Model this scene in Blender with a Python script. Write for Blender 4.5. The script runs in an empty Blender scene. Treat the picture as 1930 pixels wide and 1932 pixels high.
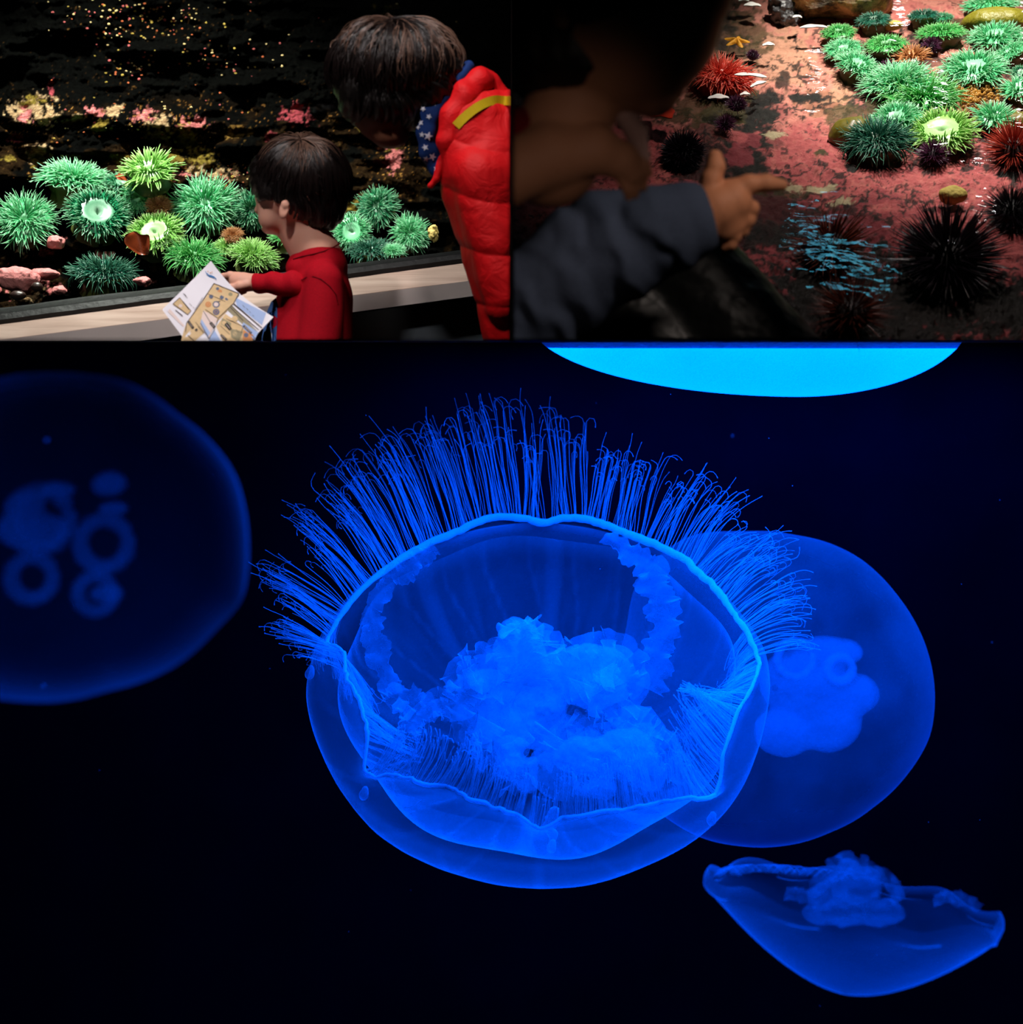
import bpy, math, random
import numpy as np
from mathutils import Vector
random.seed(7); RNG = np.random.default_rng(11)
SC = bpy.context.scene; COL = SC.collection
# ------------------------------------------------------------------ camera, world, lights, exposure
F = 2600.0                                  # focal length in pixels of the 1930 px wide frame
cam_d = bpy.data.cameras.new('camera'); cam = bpy.data.objects.new('camera', cam_d); COL.objects.link(cam)
cam_d.sensor_fit = 'HORIZONTAL'; cam_d.sensor_width = 36.0; cam_d.lens = 36.0 * F / 1930.0
cam_d.shift_y = -(966.0 - 644.5) / 1930.0   # level camera with a falling lens
cam_d.clip_start = 0.05; cam_d.clip_end = 60
cam.location = (0, 0, 0); cam.rotation_euler = (math.pi / 2, 0, 0)
cam_d.dof.use_dof = True; cam_d.dof.focus_distance = 3.05; cam_d.dof.aperture_fstop = 2.9
SC.camera = cam
SC.view_settings.view_transform = 'Standard'; SC.view_settings.look = 'None'
SC.view_settings.gamma = 1.0; SC.view_settings.use_curve_mapping = False
SC.view_settings.exposure = 0.0
SC.cycles.max_bounces = 10; SC.cycles.transparent_max_bounces = 40
SC.cycles.diffuse_bounces = 2; SC.cycles.glossy_bounces = 3; SC.cycles.transmission_bounces = 4
SC.cycles.caustics_reflective = False; SC.cycles.caustics_refractive = False
W = bpy.data.worlds.new('world'); SC.world = W; W.use_nodes = True
W.node_tree.nodes['Background'].inputs[0].default_value = (0.02, 0.05, 0.06, 1)
W.node_tree.nodes['Background'].inputs[1].default_value = 0.02

def P(px, py, Y):
    return Vector(((px - 965.0) * Y / F, Y, (644.5 - py) * Y / F))

def light(name, kind, loc, target, energy, color, size=0.3, size_y=None, spot=60, blend=0.5):
    d = bpy.data.lights.new(name, kind); o = bpy.data.objects.new(name, d); COL.objects.link(o)
    d.energy = energy; d.color = color
    if kind == 'AREA':
        d.shape = 'RECTANGLE' if size_y else 'DISK'; d.size = size
        if size_y: d.size_y = size_y
    else:
        d.shadow_soft_size = size
    if kind == 'SPOT': d.spot_size = math.radians(spot); d.spot_blend = blend
    o.location = loc
    o.rotation_euler = (Vector(target) - Vector(loc)).to_track_quat('-Z', 'Y').to_euler()
    return o

BLUE = (0.0, 0.072, 1.0)
# anemone window (upper left): strip lamp inside the tank, gallery lamp and added fills outside it
light('tank_lamp', 'SPOT', (-1.0, 3.0, 1.55), (-0.92, 3.5, 0.30), 290, (1.0, 0.97, 0.90), 0.05, spot=84, blend=0.9)
light('tank_lamp_far', 'SPOT', (-0.35, 3.0, 1.45), (-0.30, 3.55, 0.25), 90, (1.0, 0.97, 0.90), 0.05, spot=34, blend=0.7)
light('gallery_lamp', 'SPOT', (-0.24, 1.85, 1.80), (-0.26, 2.62, 0.34), 72, (1.0, 0.93, 0.90), 0.07, spot=50, blend=1.0)
light('map_fill', 'SPOT', (-0.95, 1.9, 1.25), (-0.52, 2.5, 0.03), 20, (0.96, 0.95, 1.0), 0.05, spot=20, blend=0.8)  # added spot that brightens the paper map
light('sill_fill', 'SPOT', (-0.70, 1.25, 1.45), (-0.66, 2.85, 0.02), 56, (1.0, 0.90, 0.88), 0.06, spot=75, blend=0.8)  # added front fill for the ledge and its board
# touch pool (upper right)
light('pool_lamp', 'SPOT', (0.95, 2.6, 2.1), (1.02, 3.2, 0.62), 420, (1.0, 0.93, 0.84), 0.05, spot=46, blend=0.9)
light('pool_lamp_side', 'SPOT', (0.75, 2.0, 1.9), (0.80, 2.8, 0.3), 85, (1.0, 0.82, 0.78), 0.06, spot=48, blend=0.9)
light('arm_fill', 'SPOT', (0.70, 1.30, 0.70), (0.20, 1.88, 0.06), 12, (1.0, 0.84, 0.74), 0.05, spot=29, blend=0.5)  # added spot aimed at hand and sleeve, clear of the head
light('forearm_fill', 'SPOT', (0.30, -0.40, 0.22), (0.055, 1.56, 0.185), 22, (1.0, 0.78, 0.66), 0.04, spot=9.5, blend=1.0)  # added narrow spot behind the camera for the bare forearm
# ceiling downlights over the pool (their reflections glint on the water) plus an added cyan strip for the blue glints
for i, (x, y, z) in enumerate([(1.36, 3.62, 1.85), (1.72, 3.95, 1.9), (1.0, 3.75, 1.95), (1.5, 3.3, 1.95), (1.25, 3.9, 1.8), (1.62, 3.6, 1.8)]):
    light('downlight', 'AREA', (x, y, z), (x, y, 0), 0.09, (1.0, 0.97, 0.95), 0.032)
light('cyan_glint_light', 'AREA', (1.02, 3.06, 1.84), (0.588, 2.485, 0.08), 0.36, (0.12, 0.62, 0.85), 0.34, 0.04)
# jelly tank (below)
light('jelly_lamp', 'AREA', (0.5, 2.75, -0.012), (0.5, 2.75, -1.0), 105, BLUE, 1.4, 0.9)
light('jelly_side_lamp', 'AREA', (1.9, 2.2, -0.55), (0.5, 3.1, -0.5), 15, BLUE, 0.7, 0.7)
light('jelly_front_fill', 'AREA', (-0.10, 1.62, -0.012), (-0.10, 1.62, -1), 2.6, BLUE, 0.22, 0.22)  # added fill to brighten the rim of the near jelly
light('jelly_wall_lamp', 'AREA', (0.9, 5.0, -0.012), (0.9, 5.0, -1.0), 50, (0.0, 0.035, 1.0), 2.4, 0.3)

# ------------------------------------------------------------------ helpers
def lin(c):
    return tuple(((v / 255.0) / 12.92 if v / 255.0 <= 0.04045 else ((v / 255.0 + 0.055) / 1.055) ** 2.4) for v in c)

def tag(o, label=None, cat=None, group=None, kind=None):
    if label: o['label'] = label
    if cat: o['category'] = cat
    if group: o['group'] = group
    if kind: o['kind'] = kind
    return o

def empty(name, loc):
    o = bpy.data.objects.new(name, None); COL.objects.link(o); o.location = loc; o.empty_display_size = 0.02
    return o

def mesh_data(name, V, Q, mats, smooth=True, attrs=None, mi=None, T=None):
    V = np.asarray(V, np.float32).reshape(-1, 3)
    me = bpy.data.meshes.new(name)
    Q = np.asarray(Q, np.int32).reshape(-1, 4) if Q is not None and len(Q) else np.zeros((0, 4), np.int32)
    T = np.asarray(T, np.int32).reshape(-1, 3) if T is not None and len(T) else np.zeros((0, 3), np.int32)
    me.vertices.add(len(V)); me.vertices.foreach_set('co', V.ravel())
    nl = Q.size + T.size
    me.loops.add(nl); me.loops.foreach_set('vertex_index', np.concatenate([Q.ravel(), T.ravel()]))
    me.polygons.add(len(Q) + len(T))
    st = np.concatenate([np.arange(len(Q)) * 4, Q.size + np.arange(len(T)) * 3]).astype(np.int32)
    me.polygons.foreach_set('loop_start', st)
    me.update(calc_edges=True)
    me.polygons.foreach_set('use_smooth', np.full(len(me.polygons), smooth))
    for m in (mats if isinstance(mats, (list, tuple)) else [mats]): me.materials.append(m)
    if mi is not None: me.polygons.foreach_set('material_index', np.asarray(mi, np.int32))
    for k, a in (attrs or {}).items():
        a = np.asarray(a, np.float32)
        if a.ndim == 1:
            at = me.attributes.new(k, 'FLOAT', 'POINT'); at.data.foreach_set('value', a)
        else:
            at = me.attributes.new(k, 'FLOAT_COLOR', 'POINT')
            if a.shape[1] == 3: a = np.hstack([a, np.ones((len(a), 1), np.float32)])
            at.data.foreach_set('color', a.ravel())
    me.validate()
    return me

def obj(name, me, parent=None, loc=None):
    """world-space mesh -> object whose origin sits at loc (or under its parent)"""
    o = bpy.data.objects.new(name, me); COL.objects.link(o)
    base = Vector(loc) if loc is not None else Vector((0, 0, 0))
    if parent is not None:
        o.parent = parent
        w = Vector((0, 0, 0)); p = parent
        while p is not None: w += p.location; p = p.parent
        base = w
    if base.length > 0 and not me.get('local'):
        co = np.empty(len(me.vertices) * 3, np.float32); me.vertices.foreach_get('co', co)
        co = co.reshape(-1, 3) - np.array(base, np.float32); me.vertices.foreach_set('co', co.ravel()); me.update()
    if parent is None: o.location = base
    return o

def grid_faces(nu, nv, wrap_u=False, off=0):
    i = np.arange(nu if wrap_u else nu - 1); j = np.arange(nv - 1)
    I, J = np.meshgrid(i, j, indexing='ij'); I = I.ravel(); J = J.ravel(); I2 = (I + 1) % nu
    return np.stack([I * nv + J, I2 * nv + J, I2 * nv + J + 1, I * nv + J + 1], 1) + off

def tubes(paths, rad, sides=4):
    """paths (N,K,3), rad (N,K) -> verts, quads, t"""
    paths = np.asarray(paths, float); N, K, _ = paths.shape
    t = np.gradient(paths, axis=1); t /= np.linalg.norm(t, axis=2, keepdims=True) + 1e-12
    ref = np.tile(np.array([0.31, 0.87, 0.38]), (N, K, 1))
    a = np.cross(t, ref); a /= np.linalg.norm(a, axis=2, keepdims=True) + 1e-9
    b = np.cross(t, a)
    ang = np.arange(sides) * 2 * np.pi / sides
    V = paths[:, :, None, :] + rad[:, :, None, None] * (np.cos(ang)[None, None, :, None] * a[:, :, None, :] + np.sin(ang)[None, None, :, None] * b[:, :, None, :])
    base = (np.arange(N) * K * sides)[:, None, None]
    k = np.arange(K - 1)[None, :, None]; s = np.arange(sides)[None, None, :]; s2 = (s + 1) % sides
    q = np.stack([base + k * sides + s, base + k * sides + s2, base + (k + 1) * sides + s2, base + (k + 1) * sides + s], -1).reshape(-1, 4)
    tt = np.broadcast_to(np.linspace(0, 1, K)[None, :, None], (N, K, sides)).ravel()
    return V.reshape(-1, 3), q, tt

def merge(parts):
    Vs, Qs, Ts, off = [], [], [], 0
    for V, Q, t in parts:
        Vs.append(V); Qs.append(np.asarray(Q) + off); Ts.append(t); off += len(V)
    return np.concatenate(Vs), np.concatenate(Qs), np.concatenate(Ts)

# value noise
_perm = np.random.default_rng(3).random(65536).astype(np.float32)
def _h(i, j, k): return _perm[(i * 7349 + j * 15731 + k * 9973 + ((i * j) ^ (k * 31))) & 65535]
def vnoise(x, y, z=0.0):
    x, y, z = np.broadcast_arrays(np.asarray(x, float), np.asarray(y, float), np.asarray(z, float))
    i = np.floor(x).astype(np.int64); j = np.floor(y).astype(np.int64); k = np.floor(z).astype(np.int64)
    u = x - i; v = y - j; w = z - k
    u = u * u * (3 - 2 * u); v = v * v * (3 - 2 * v); w = w * w * (3 - 2 * w)
    def L(a, b, t): return a + (b - a) * t
    return L(L(L(_h(i, j, k), _h(i + 1, j, k), u), L(_h(i, j + 1, k), _h(i + 1, j + 1, k), u), v),
             L(L(_h(i, j, k + 1), _h(i + 1, j, k + 1), u), L(_h(i, j + 1, k + 1), _h(i + 1, j + 1, k + 1), u), v), w)
def fbm(x, y, z=0.0, o=4):
    s = 0; a = 0.5; n = 0
    for q in range(o):
        s = s + a * vnoise(x * 2 ** q + 17 * q, y * 2 ** q + 5 * q, np.asarray(z) * 2 ** q + 9 * q); n += a; a *= 0.5
    return s / n
def sstep(a, b, x):
    t = np.clip((x - a) / (b - a), 0, 1); return t * t * (3 - 2 * t)

# ---- signed distance modelling: smooth organic bodies as one continuous surface
def surface_nets(Fd, org, h):
    ins = Fd < 0
    c = np.zeros(tuple(n - 1 for n in Fd.shape), np.int8)
    for a in (0, 1):
        for b in (0, 1):
            for d in (0, 1):
                c += ins[a:a + c.shape[0], b:b + c.shape[1], d:d + c.shape[2]]
    I, J, K = np.nonzero((c > 0) & (c < 8)); n = len(I)
    idx = np.full(c.shape, -1, np.int32); idx[I, J, K] = np.arange(n)
    acc = np.zeros((n, 3)); cnt = np.zeros(n)
    cor = [(a, b, d) for a in (0, 1) for b in (0, 1) for d in (0, 1)]
    val = {q: Fd[I + q[0], J + q[1], K + q[2]] for q in cor}
    for p in cor:
        for ax in range(3):
            if p[ax] == 0:
                q = list(p); q[ax] = 1; q = tuple(q)
                a = val[p]; b = val[q]; m = (a < 0) != (b < 0)
                t = np.where(m, a / np.where(a == b, 1, a - b), 0)
                pos = np.tile(np.array(p, float), (n, 1)); pos[:, ax] += t
                acc[m] += pos[m]; cnt[m] += 1
    V = np.stack([I, J, K], 1) + acc / cnt[:, None]
    V = org + h * V
    Q = []
    for ax in range(3):
        o1, o2 = [(1, 2), (2, 0), (0, 1)][ax]
        sl0 = [slice(None)] * 3; sl1 = [slice(None)] * 3
        sl0[ax] = slice(0, -1); sl1[ax] = slice(1, None)
        A = ins[tuple(sl0)]; B = ins[tuple(sl1)]
        m = A != B
        E = np.stack(np.nonzero(m), 1)
        ok = (E[:, o1] > 0) & (E[:, o2] > 0) & (E[:, o1] < c.shape[o1]) & (E[:, o2] < c.shape[o2])
        E = E[ok]; flip = A[tuple(E.T)]
        def cell(d1, d2):
            X = E.copy(); X[:, o1] -= d1; X[:, o2] -= d2
            return idx[X[:, 0], X[:, 1], X[:, 2]]
        q = np.stack([cell(1, 1), cell(0, 1), cell(0, 0), cell(1, 0)], 1)
        q[~flip] = q[~flip][:, ::-1]
        Q.append(q)
    Q = np.concatenate(Q); Q = Q[(Q >= 0).all(1)]
    return V, Q

class Sdf:
    """points are (px, py, d): pixel position and depth offset in pixels at distance Y0; radii in pixels"""
    def __init__(s, Y0, vox=2.4, k=8.0):
        s.Y0 = Y0; s.s = Y0 / F; s.vox = vox * s.s; s.k = k * s.s; s.p = []; s.n = []
    def w(s, p): return np.array(P(p[0], p[1], s.Y0 + p[2] * s.s))
    def cap(s, a, b, r1, r2=None, k=None, sub=False):
        r2 = r1 if r2 is None else r2
        s.p.append(('c', s.w(a), s.w(b), r1 * s.s, r2 * s.s, s.k if k is None else k * s.s, sub)); return s
    def chain(s, pts, k=None, sub=False):
        for (a, ra), (b, rb) in zip(pts, pts[1:]): s.cap(a, b, ra, rb, k, sub)
        return s
    def ell(s, c, r, rot=0.0, k=None, sub=False, yaw=0.0):
        # rot: turn in the picture plane (degrees, anticlockwise); yaw about the vertical
        s.p.append(('e', s.w(c), np.array([r[0], r[2], r[1]]) * s.s, math.radians(rot), math.radians(yaw), s.k if k is None else k * s.s, sub)); return s
    def disp(s, fn): s.n.append(fn); return s
    def mesh(s, name, mats, cuts=(), attrs=None, pad=3):
        lo = np.full(3, 1e9); hi = -lo
        for q in s.p:
            if q[-1]: continue
            if q[0] == 'c':
                for c, r in ((q[1], q[3]), (q[2], q[4])): lo = np.minimum(lo, c - r); hi = np.maximum(hi, c + r)
            else:
                r = q[2].max(); lo = np.minimum(lo, q[1] - r); hi = np.maximum(hi, q[1] + r)
        m = s.k * 0.5 + pad * s.vox
        lo -= m; hi += m
        for ax, sign, v in cuts:            # keep the side sign*(x-v) > 0
            if sign > 0: lo[ax] = max(lo[ax], v - 3 * s.vox)
            else: hi[ax] = min(hi[ax], v + 3 * s.vox)
        N = np.ceil((hi - lo) / s.vox).astype(int) + 1
        ax = [lo[i] + s.vox * np.arange(N[i]) for i in range(3)]
        Fd = np.full(N, 0.2, np.float32)
        for q in s.p:
            k = max(q[5 if q[0] == 'c' else 5], 1e-6)
            if q[0] == 'c':
                a, b, r1, r2 = q[1:5]; bl = np.minimum(a - r1, b - r2); bh = np.maximum(a + r1, b + r2)
            else: bl = q[1] - q[2].max(); bh = q[1] + q[2].max()
            mm = 2 * k + 4 * s.vox
            i0 = np.clip(((bl - mm - lo) / s.vox).astype(int), 0, N); i1 = np.clip(((bh + mm - lo) / s.vox).astype(int) + 2, 0, N)
            if (i1 <= i0).any(): continue
            sl = tuple(slice(i0[d], i1[d]) for d in range(3))
            X = ax[0][sl[0]][:, None, None]; Y = ax[1][sl[1]][None, :, None]; Z = ax[2][sl[2]][None, None, :]
            if q[0] == 'c':
                ba = b - a; L = max(ba @ ba, 1e-12)
                dx, dy, dz = X - a[0], Y - a[1], Z - a[2]
                t = np.clip((dx * ba[0] + dy * ba[1] + dz * ba[2]) / L, 0, 1)
                d = np.sqrt((dx - t * ba[0]) ** 2 + (dy - t * ba[1]) ** 2 + (dz - t * ba[2]) ** 2) - (r1 + t * (r2 - r1))
            else:
                dx, dy, dz = X - q[1][0], Y - q[1][1], Z - q[1][2]
                cr, sr = math.cos(q[3]), math.sin(q[3]); cy, sy = math.cos(q[4]), math.sin(q[4])
                x1 = dx * cr + dz * sr; z1 = -dx * sr + dz * cr; y1 = dy + 0 * x1
                x2 = x1 * cy + y1 * sy; y2 = -x1 * sy + y1 * cy
                R = q[2]
                k0 = np.sqrt((x2 / R[0]) ** 2 + (y2 / R[1]) ** 2 + (z1 / R[2]) ** 2)
                k1 = np.sqrt((x2 / R[0] ** 2) ** 2 + (y2 / R[1] ** 2) ** 2 + (z1 / R[2] ** 2) ** 2) + 1e-9
                d = k0 * (k0 - 1) / k1
            cur = Fd[sl]
            if q[-1]:
                d = -d; hh = np.maximum(k - np.abs(cur - d), 0) / k; Fd[sl] = np.maximum(cur, d) + hh * hh * k * 0.25
            else:
                hh = np.maximum(k - np.abs(cur - d), 0) / k; Fd[sl] = np.minimum(cur, d) - hh * hh * k * 0.25
        if s.n:
            near = np.nonzero(np.abs(Fd) < 0.03)
            X, Y, Z = ax[0][near[0]], ax[1][near[1]], ax[2][near[2]]
            for fn in s.n: Fd[near] += fn(X, Y, Z).astype(np.float32)
        for a_, sign, v in cuts:
            sh = [1, 1, 1]; sh[a_] = -1
            Fd = np.maximum(Fd, (-sign * (ax[a_] - v)).reshape(sh))
        V, Q = surface_nets(Fd, lo, s.vox)
        return mesh_data(name, V, Q, mats, True, {k_: f(V) for k_, f in (attrs or {}).items()})

# ------------------------------------------------------------------ materials
class NT:
    def __init__(s, name):
        s.m = bpy.data.materials.new(name); s.m.use_nodes = True; s.t = s.m.node_tree; s.t.nodes.clear()
        s.out = s.t.nodes.new('ShaderNodeOutputMaterial')
    def n(s, typ, **kw):
        nd = s.t.nodes.new('ShaderNode' + typ)
        for k, v in kw.items():
            if k.startswith('p_'): setattr(nd, k[2:], v)
            else:
                key = int(k[1:]) if k[0] == 'i' and k[1:].isdigit() else k.replace('_', ' ')
                if hasattr(v, 'is_output') or isinstance(v, bpy.types.NodeSocket): s.t.links.new(v, nd.inputs[key])
                else: nd.inputs[key].default_value = v
        return nd
    def math(s, op, a, b=None, clamp=False):
        nd = s.n('Math', p_operation=op, p_use_clamp=clamp, i0=a)
        if b is not None:
            if isinstance(b, bpy.types.NodeSocket): s.t.links.new(b, nd.inputs[1])
            else: nd.inputs[1].default_value = b
        return nd.outputs[0]
    def mix(s, f, a, b, typ='MIX'):
        nd = s.n('Mix', p_data_type='RGBA', p_blend_type=typ)
        for i, v in ((0, f), (6, a), (7, b)):
            if isinstance(v, bpy.types.NodeSocket): s.t.links.new(v, nd.inputs[i])
            else: nd.inputs[i].default_value = (v if i == 0 else tuple(v[:3]) + (1,))
        return nd.outputs[2]
    def noise(s, scale, detail=4, rough=0.55, vec=None, dist=0.0):
        nd = s.n('TexNoise', Scale=scale, Detail=float(detail), Roughness=rough, Distortion=dist)
        if vec is None: vec = s.n('TexCoord').outputs['Object']
        s.t.links.new(vec, nd.inputs['Vector']); return nd.outputs[0]
    def ramp(s, f, stops):
        nd = s.n('ValToRGB', Fac=f); cr = nd.color_ramp
        while len(cr.elements) > 1: cr.elements.remove(cr.elements[-1])
        cr.elements[0].position = stops[0][0]; cr.elements[0].color = tuple(stops[0][1][:3]) + (1,)
        for p, c in stops[1:]:
            e = cr.elements.new(p); e.color = tuple(c[:3]) + (1,)
        return nd.outputs[0]
    def attr(s, name, out='Fac'): return s.n('Attribute', p_attribute_name=name).outputs[out]
    def bump(s, h, strength=0.3, dist=0.01): return s.n('Bump', Height=h, Strength=strength, Distance=dist).outputs[0]
    def pbr(s, color, rough=0.6, spec=0.4, normal=None, **kw):
        nd = s.n('BsdfPrincipled', Roughness=rough)
        nd.inputs['Specular IOR Level'].default_value = spec
        if isinstance(color, bpy.types.NodeSocket): s.t.links.new(color, nd.inputs['Base Color'])
        else: nd.inputs['Base Color'].default_value = tuple(color[:3]) + (1,)
        if normal is not None: s.t.links.new(normal, nd.inputs['Normal'])
        for k, v in kw.items(): nd.inputs[k.replace('_', ' ')].default_value = v
        return nd.outputs[0]
    def done(s, sh): s.t.links.new(sh, s.out.inputs[0]); return s.m

def plain(name, c, rough=0.6, spec=0.4, nscale=0, namp=0.25, bump=0.0, bscale=None, **kw):
    t = NT(name); col = lin(c); nrm = None
    if nscale:
        nz = t.noise(nscale, 5)
        col = t.mix(nz, tuple(v * (1 - namp) for v in col), tuple(min(1, v * (1 + namp)) for v in col))
    if bump: nrm = t.bump(t.noise(bscale or nscale or 40, 5), bump)
    return t.done(t.pbr(col, rough, spec, nrm, **kw))

def anemone_mat(name, base, mid, tip):
    t = NT(name); a = t.attr('tt')
    c = t.ramp(a, [(0.0, lin(base)), (0.45, lin(mid)), (1.0, lin(tip))])
    nz = t.noise(30, 3); c = t.mix(t.math('MULTIPLY', nz, 0.5), c, lin(mid))
    d = t.n('BsdfDiffuse', Color=c).outputs[0]; tr = t.n('BsdfTranslucent', Color=c).outputs[0]
    g = t.n('BsdfGlossy', Roughness=0.3, Color=(1, 1, 1, 1)).outputs[0]
    m1 = t.n('MixShader', Fac=0.3, i1=d, i2=tr).outputs[0]
    return t.done(t.n('MixShader', Fac=0.03, i1=m1, i2=g).outputs[0])

def jelly_mat(name, thick, alb=0.85, pat=None, rim=None, solid=False):
    """thin gelatin shell: optical depth grows with the slant of the surface, lit by the tank's lamps"""
    t = NT(name)
    lw = t.n('LayerWeight', Blend=0.5).outputs['Facing']
    cosv = t.math('MAXIMUM', t.math('SUBTRACT', 1.0, lw), 0.06)
    dens = thick
    depth = t.math('MULTIPLY', t.math('POWER', cosv, 1.6), dens) if solid else t.math('DIVIDE', dens, cosv)
    if pat: depth = t.math('MULTIPLY', depth, t.math('ADD', t.math('MULTIPLY', t.noise(pat[0], 4), pat[1]), 1 - pat[1] * 0.5))
    if rim: depth = t.math('MULTIPLY', depth, t.math('ADD', 1.0, t.math('MULTIPLY', t.attr('dens'), rim)))
    al = t.math('SUBTRACT', 1.0, t.math('POWER', 2.71828, t.math('MULTIPLY', depth, -1.0)), clamp=True)
    col = (alb, alb, alb, 1)
    d = t.n('BsdfDiffuse', Color=col).outputs[0]; tr = t.n('BsdfTranslucent', Color=col).outputs[0]
    m = t.n('MixShader', Fac=0.5, i1=d, i2=tr).outputs[0]
    return t.done(t.n('MixShader', i0=al, i1=t.n('BsdfTransparent').outputs[0], i2=m).outputs[0])

def fresnel_mix(t, ior, base, gloss, scale=1.0, normal=None):
    """Schlick reflectance, the same from both sides of a thin sheet"""
    lw = t.n('LayerWeight', Blend=0.5)
    if normal is not None: t.t.links.new(normal, lw.inputs['Normal'])
    f0 = ((ior - 1) / (ior + 1)) ** 2
    f = t.math('ADD', t.math('MULTIPLY', t.math('POWER', lw.outputs['Facing'], 5.0), (1 - f0) * scale), f0 * scale, clamp=True)
    return t.n('MixShader', i0=f, i1=base, i2=gloss).outputs[0]
# ------------------------------------------------------------------ the setting: partitions and tank walls
def box_mesh(name, lo, hi, m):
    x0, y0, z0 = lo; x1, y1, z1 = hi
    V = [(x0, y0, z0), (x1, y0, z0), (x1, y1, z0), (x0, y1, z0), (x0, y0, z1), (x1, y0, z1), (x1, y1, z1), (x0, y1, z1)]
    Q = [(0, 3, 2, 1), (4, 5, 6, 7), (0, 1, 5, 4), (1, 2, 6, 5), (2, 3, 7, 6), (3, 0, 4, 7)]
    return mesh_data(name, V, Q, m, False)

M_PART = plain('dark_partition_paint', (12, 13, 14), 0.9, 0.1, 8, 0.2)
M_TANKWALL = plain('blue_black_tank_wall', (10, 14, 20), 0.9, 0.05, 3.0, 0.5)
tag(obj('wall_middle', box_mesh('wall_middle', (-0.0015, 1.45, -0.0015), (0.0015, 5.0, 1.5), M_PART)), kind='structure')
tag(obj('floor', box_mesh('floor', (-1.75, 1.45, -0.0015), (1.9, 5.62, 0.0015), M_PART)), kind='structure')
tag(obj('wall_back', box_mesh('wall_back', (-2.8, 5.6, -3.4), (2.8, 5.66, 1.7), M_TANKWALL)), kind='structure')

def loft(name, prof_l, prof_r, m, n=24, parent=None, wob=0.0):
    """solid bar between two closed profiles (lists of world points)"""
    A = np.array(prof_l, float); B = np.array(prof_r, float); k = len(A)
    t = np.linspace(0, 1, n)
    V = A[None] * (1 - t)[:, None, None] + B[None] * t[:, None, None]
    if wob: V = V + (fbm(V[..., 0] * 9, V[..., 1] * 9, V[..., 2] * 9)[..., None] - 0.5) * wob
    Q = []
    for i in range(n - 1):
        for j in range(k):
            j2 = (j + 1) % k
            Q.append((i * k + j, i * k + j2, (i + 1) * k + j2, (i + 1) * k + j))
    T = []
    for j in range(1, k - 1):
        T.append((0, j + 1, j)); o = (n - 1) * k; T.append((o, o + j, o + j + 1))
    me = mesh_data(name, V.reshape(-1, 3), Q, m, False, T=T)
    return obj(name, me, parent)

# sill of the anemone window: rubber seal, sloping wooden top, grey board, dark wall under it
YL, YR = 2.72, 3.02
def E(side, py, d=0.0, px=None):
    Y = (YL if side == 0 else YR) + d
    return P((-60 if side == 0 else 965) if px is None else px, py, Y)
def prof(side, pts): return [E(side, py, d) for py, d in pts]
t_ = NT('pale_washed_wood'); tc = t_.n('TexCoord').outputs['Object']
mp = t_.n('Mapping', Vector=tc, Scale=(1.2, 1.2, 26)); mp.inputs['Rotation'].default_value = (0, math.radians(-7.0), 0)
wn = t_.noise(3.0, 6, 0.6, mp.outputs[0], 0.4)
M_WOOD = t_.done(t_.pbr(t_.ramp(wn, [(0.3, lin((176, 148, 134))), (0.55, lin((206, 180, 166))), (0.8, lin((222, 200, 186)))]), 0.6, 0.25, t_.bump(wn, 0.15, 0.004)))
M_BOARD = plain('grey_painted_board', (204, 194, 190), 0.7, 0.2, 12, 0.12)
M_SEAL = plain('black_rubber_seal', (8, 8, 11), 0.5, 0.35, 60, 0.4, 0.3, 30)
M_DARKW = plain('charcoal_wall_paint', (84, 92, 98), 0.85, 0.15, 6, 0.15)
sill = empty('window_sill', P(400, 560, 2.85)); tag(sill, 'pale washed wooden ledge running below the anemone window', 'ledge')
# pixel rows at px=-60 (left) and px=965 (right)
TOPL, TOPR = 619, 484
o = loft('wooden_top', prof(0, [(TOPL, 0.03), (648, -0.10), (652, -0.10), (652, 0.05)]), prof(1, [(TOPR, 0.03), (519, -0.10), (523, -0.10), (523, 0.05)]), M_WOOD, 60, sill, 0.003)
o = loft('front_board', prof(0, [(649, -0.103), (686, -0.10), (686, 0.05), (650, 0.05)]), prof(1, [(520, -0.103), (549, -0.10), (549, 0.05), (521, 0.05)]), M_BOARD, 8, sill)
o['label'] = 'grey board under the wooden top'
o = loft('rubber_seal', prof(0, [(588, 0.07), (600, 0.035), (611, 0.025), (624, 0.028), (624, 0.08)]), prof(1, [(460, 0.07), (467, 0.035), (476, 0.025), (490, 0.028), (490, 0.08)]), M_SEAL, 200, sill, 0.006)
o['label'] = 'black rubber seal strip against the glass'
wl = loft('wall_front', prof(0, [(684, -0.05), (760, -0.05), (760, 0.06), (684, 0.06)]), prof(1, [(547, -0.05), (640, -0.05), (640, 0.06), (547, 0.06)]), M_DARKW, 4); tag(wl, kind='structure')
# clip the wall and ledge at the slab
import bmesh
def clip(o, co, no):
    """cut away the side of the plane that no points to and cap the opening; works in world space"""
    bm = bmesh.new(); bm.from_mesh(o.data)
    w = Vector((0, 0, 0)); q = o
    while q is not None: w += q.location; q = q.parent
    r = bmesh.ops.bisect_plane(bm, geom=bm.verts[:] + bm.edges[:] + bm.faces[:], plane_co=Vector(co) - w, plane_no=Vector(no), clear_outer=True, dist=1e-6)
    ed = [e for e in r['geom_cut'] if isinstance(e, bmesh.types.BMEdge)]
    if ed:
        try: bmesh.ops.holes_fill(bm, edges=ed, sides=0)
        except Exception: pass
    bm.to_mesh(o.data); bm.free()
ZC, XC = 0.002, 0.002
for q in [wl] + list(sill.children): clip(q, (0, 0, ZC), (0, 0, -1)) ; clip(q, (-XC, 0, 0), (1, 0, 0))
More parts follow.
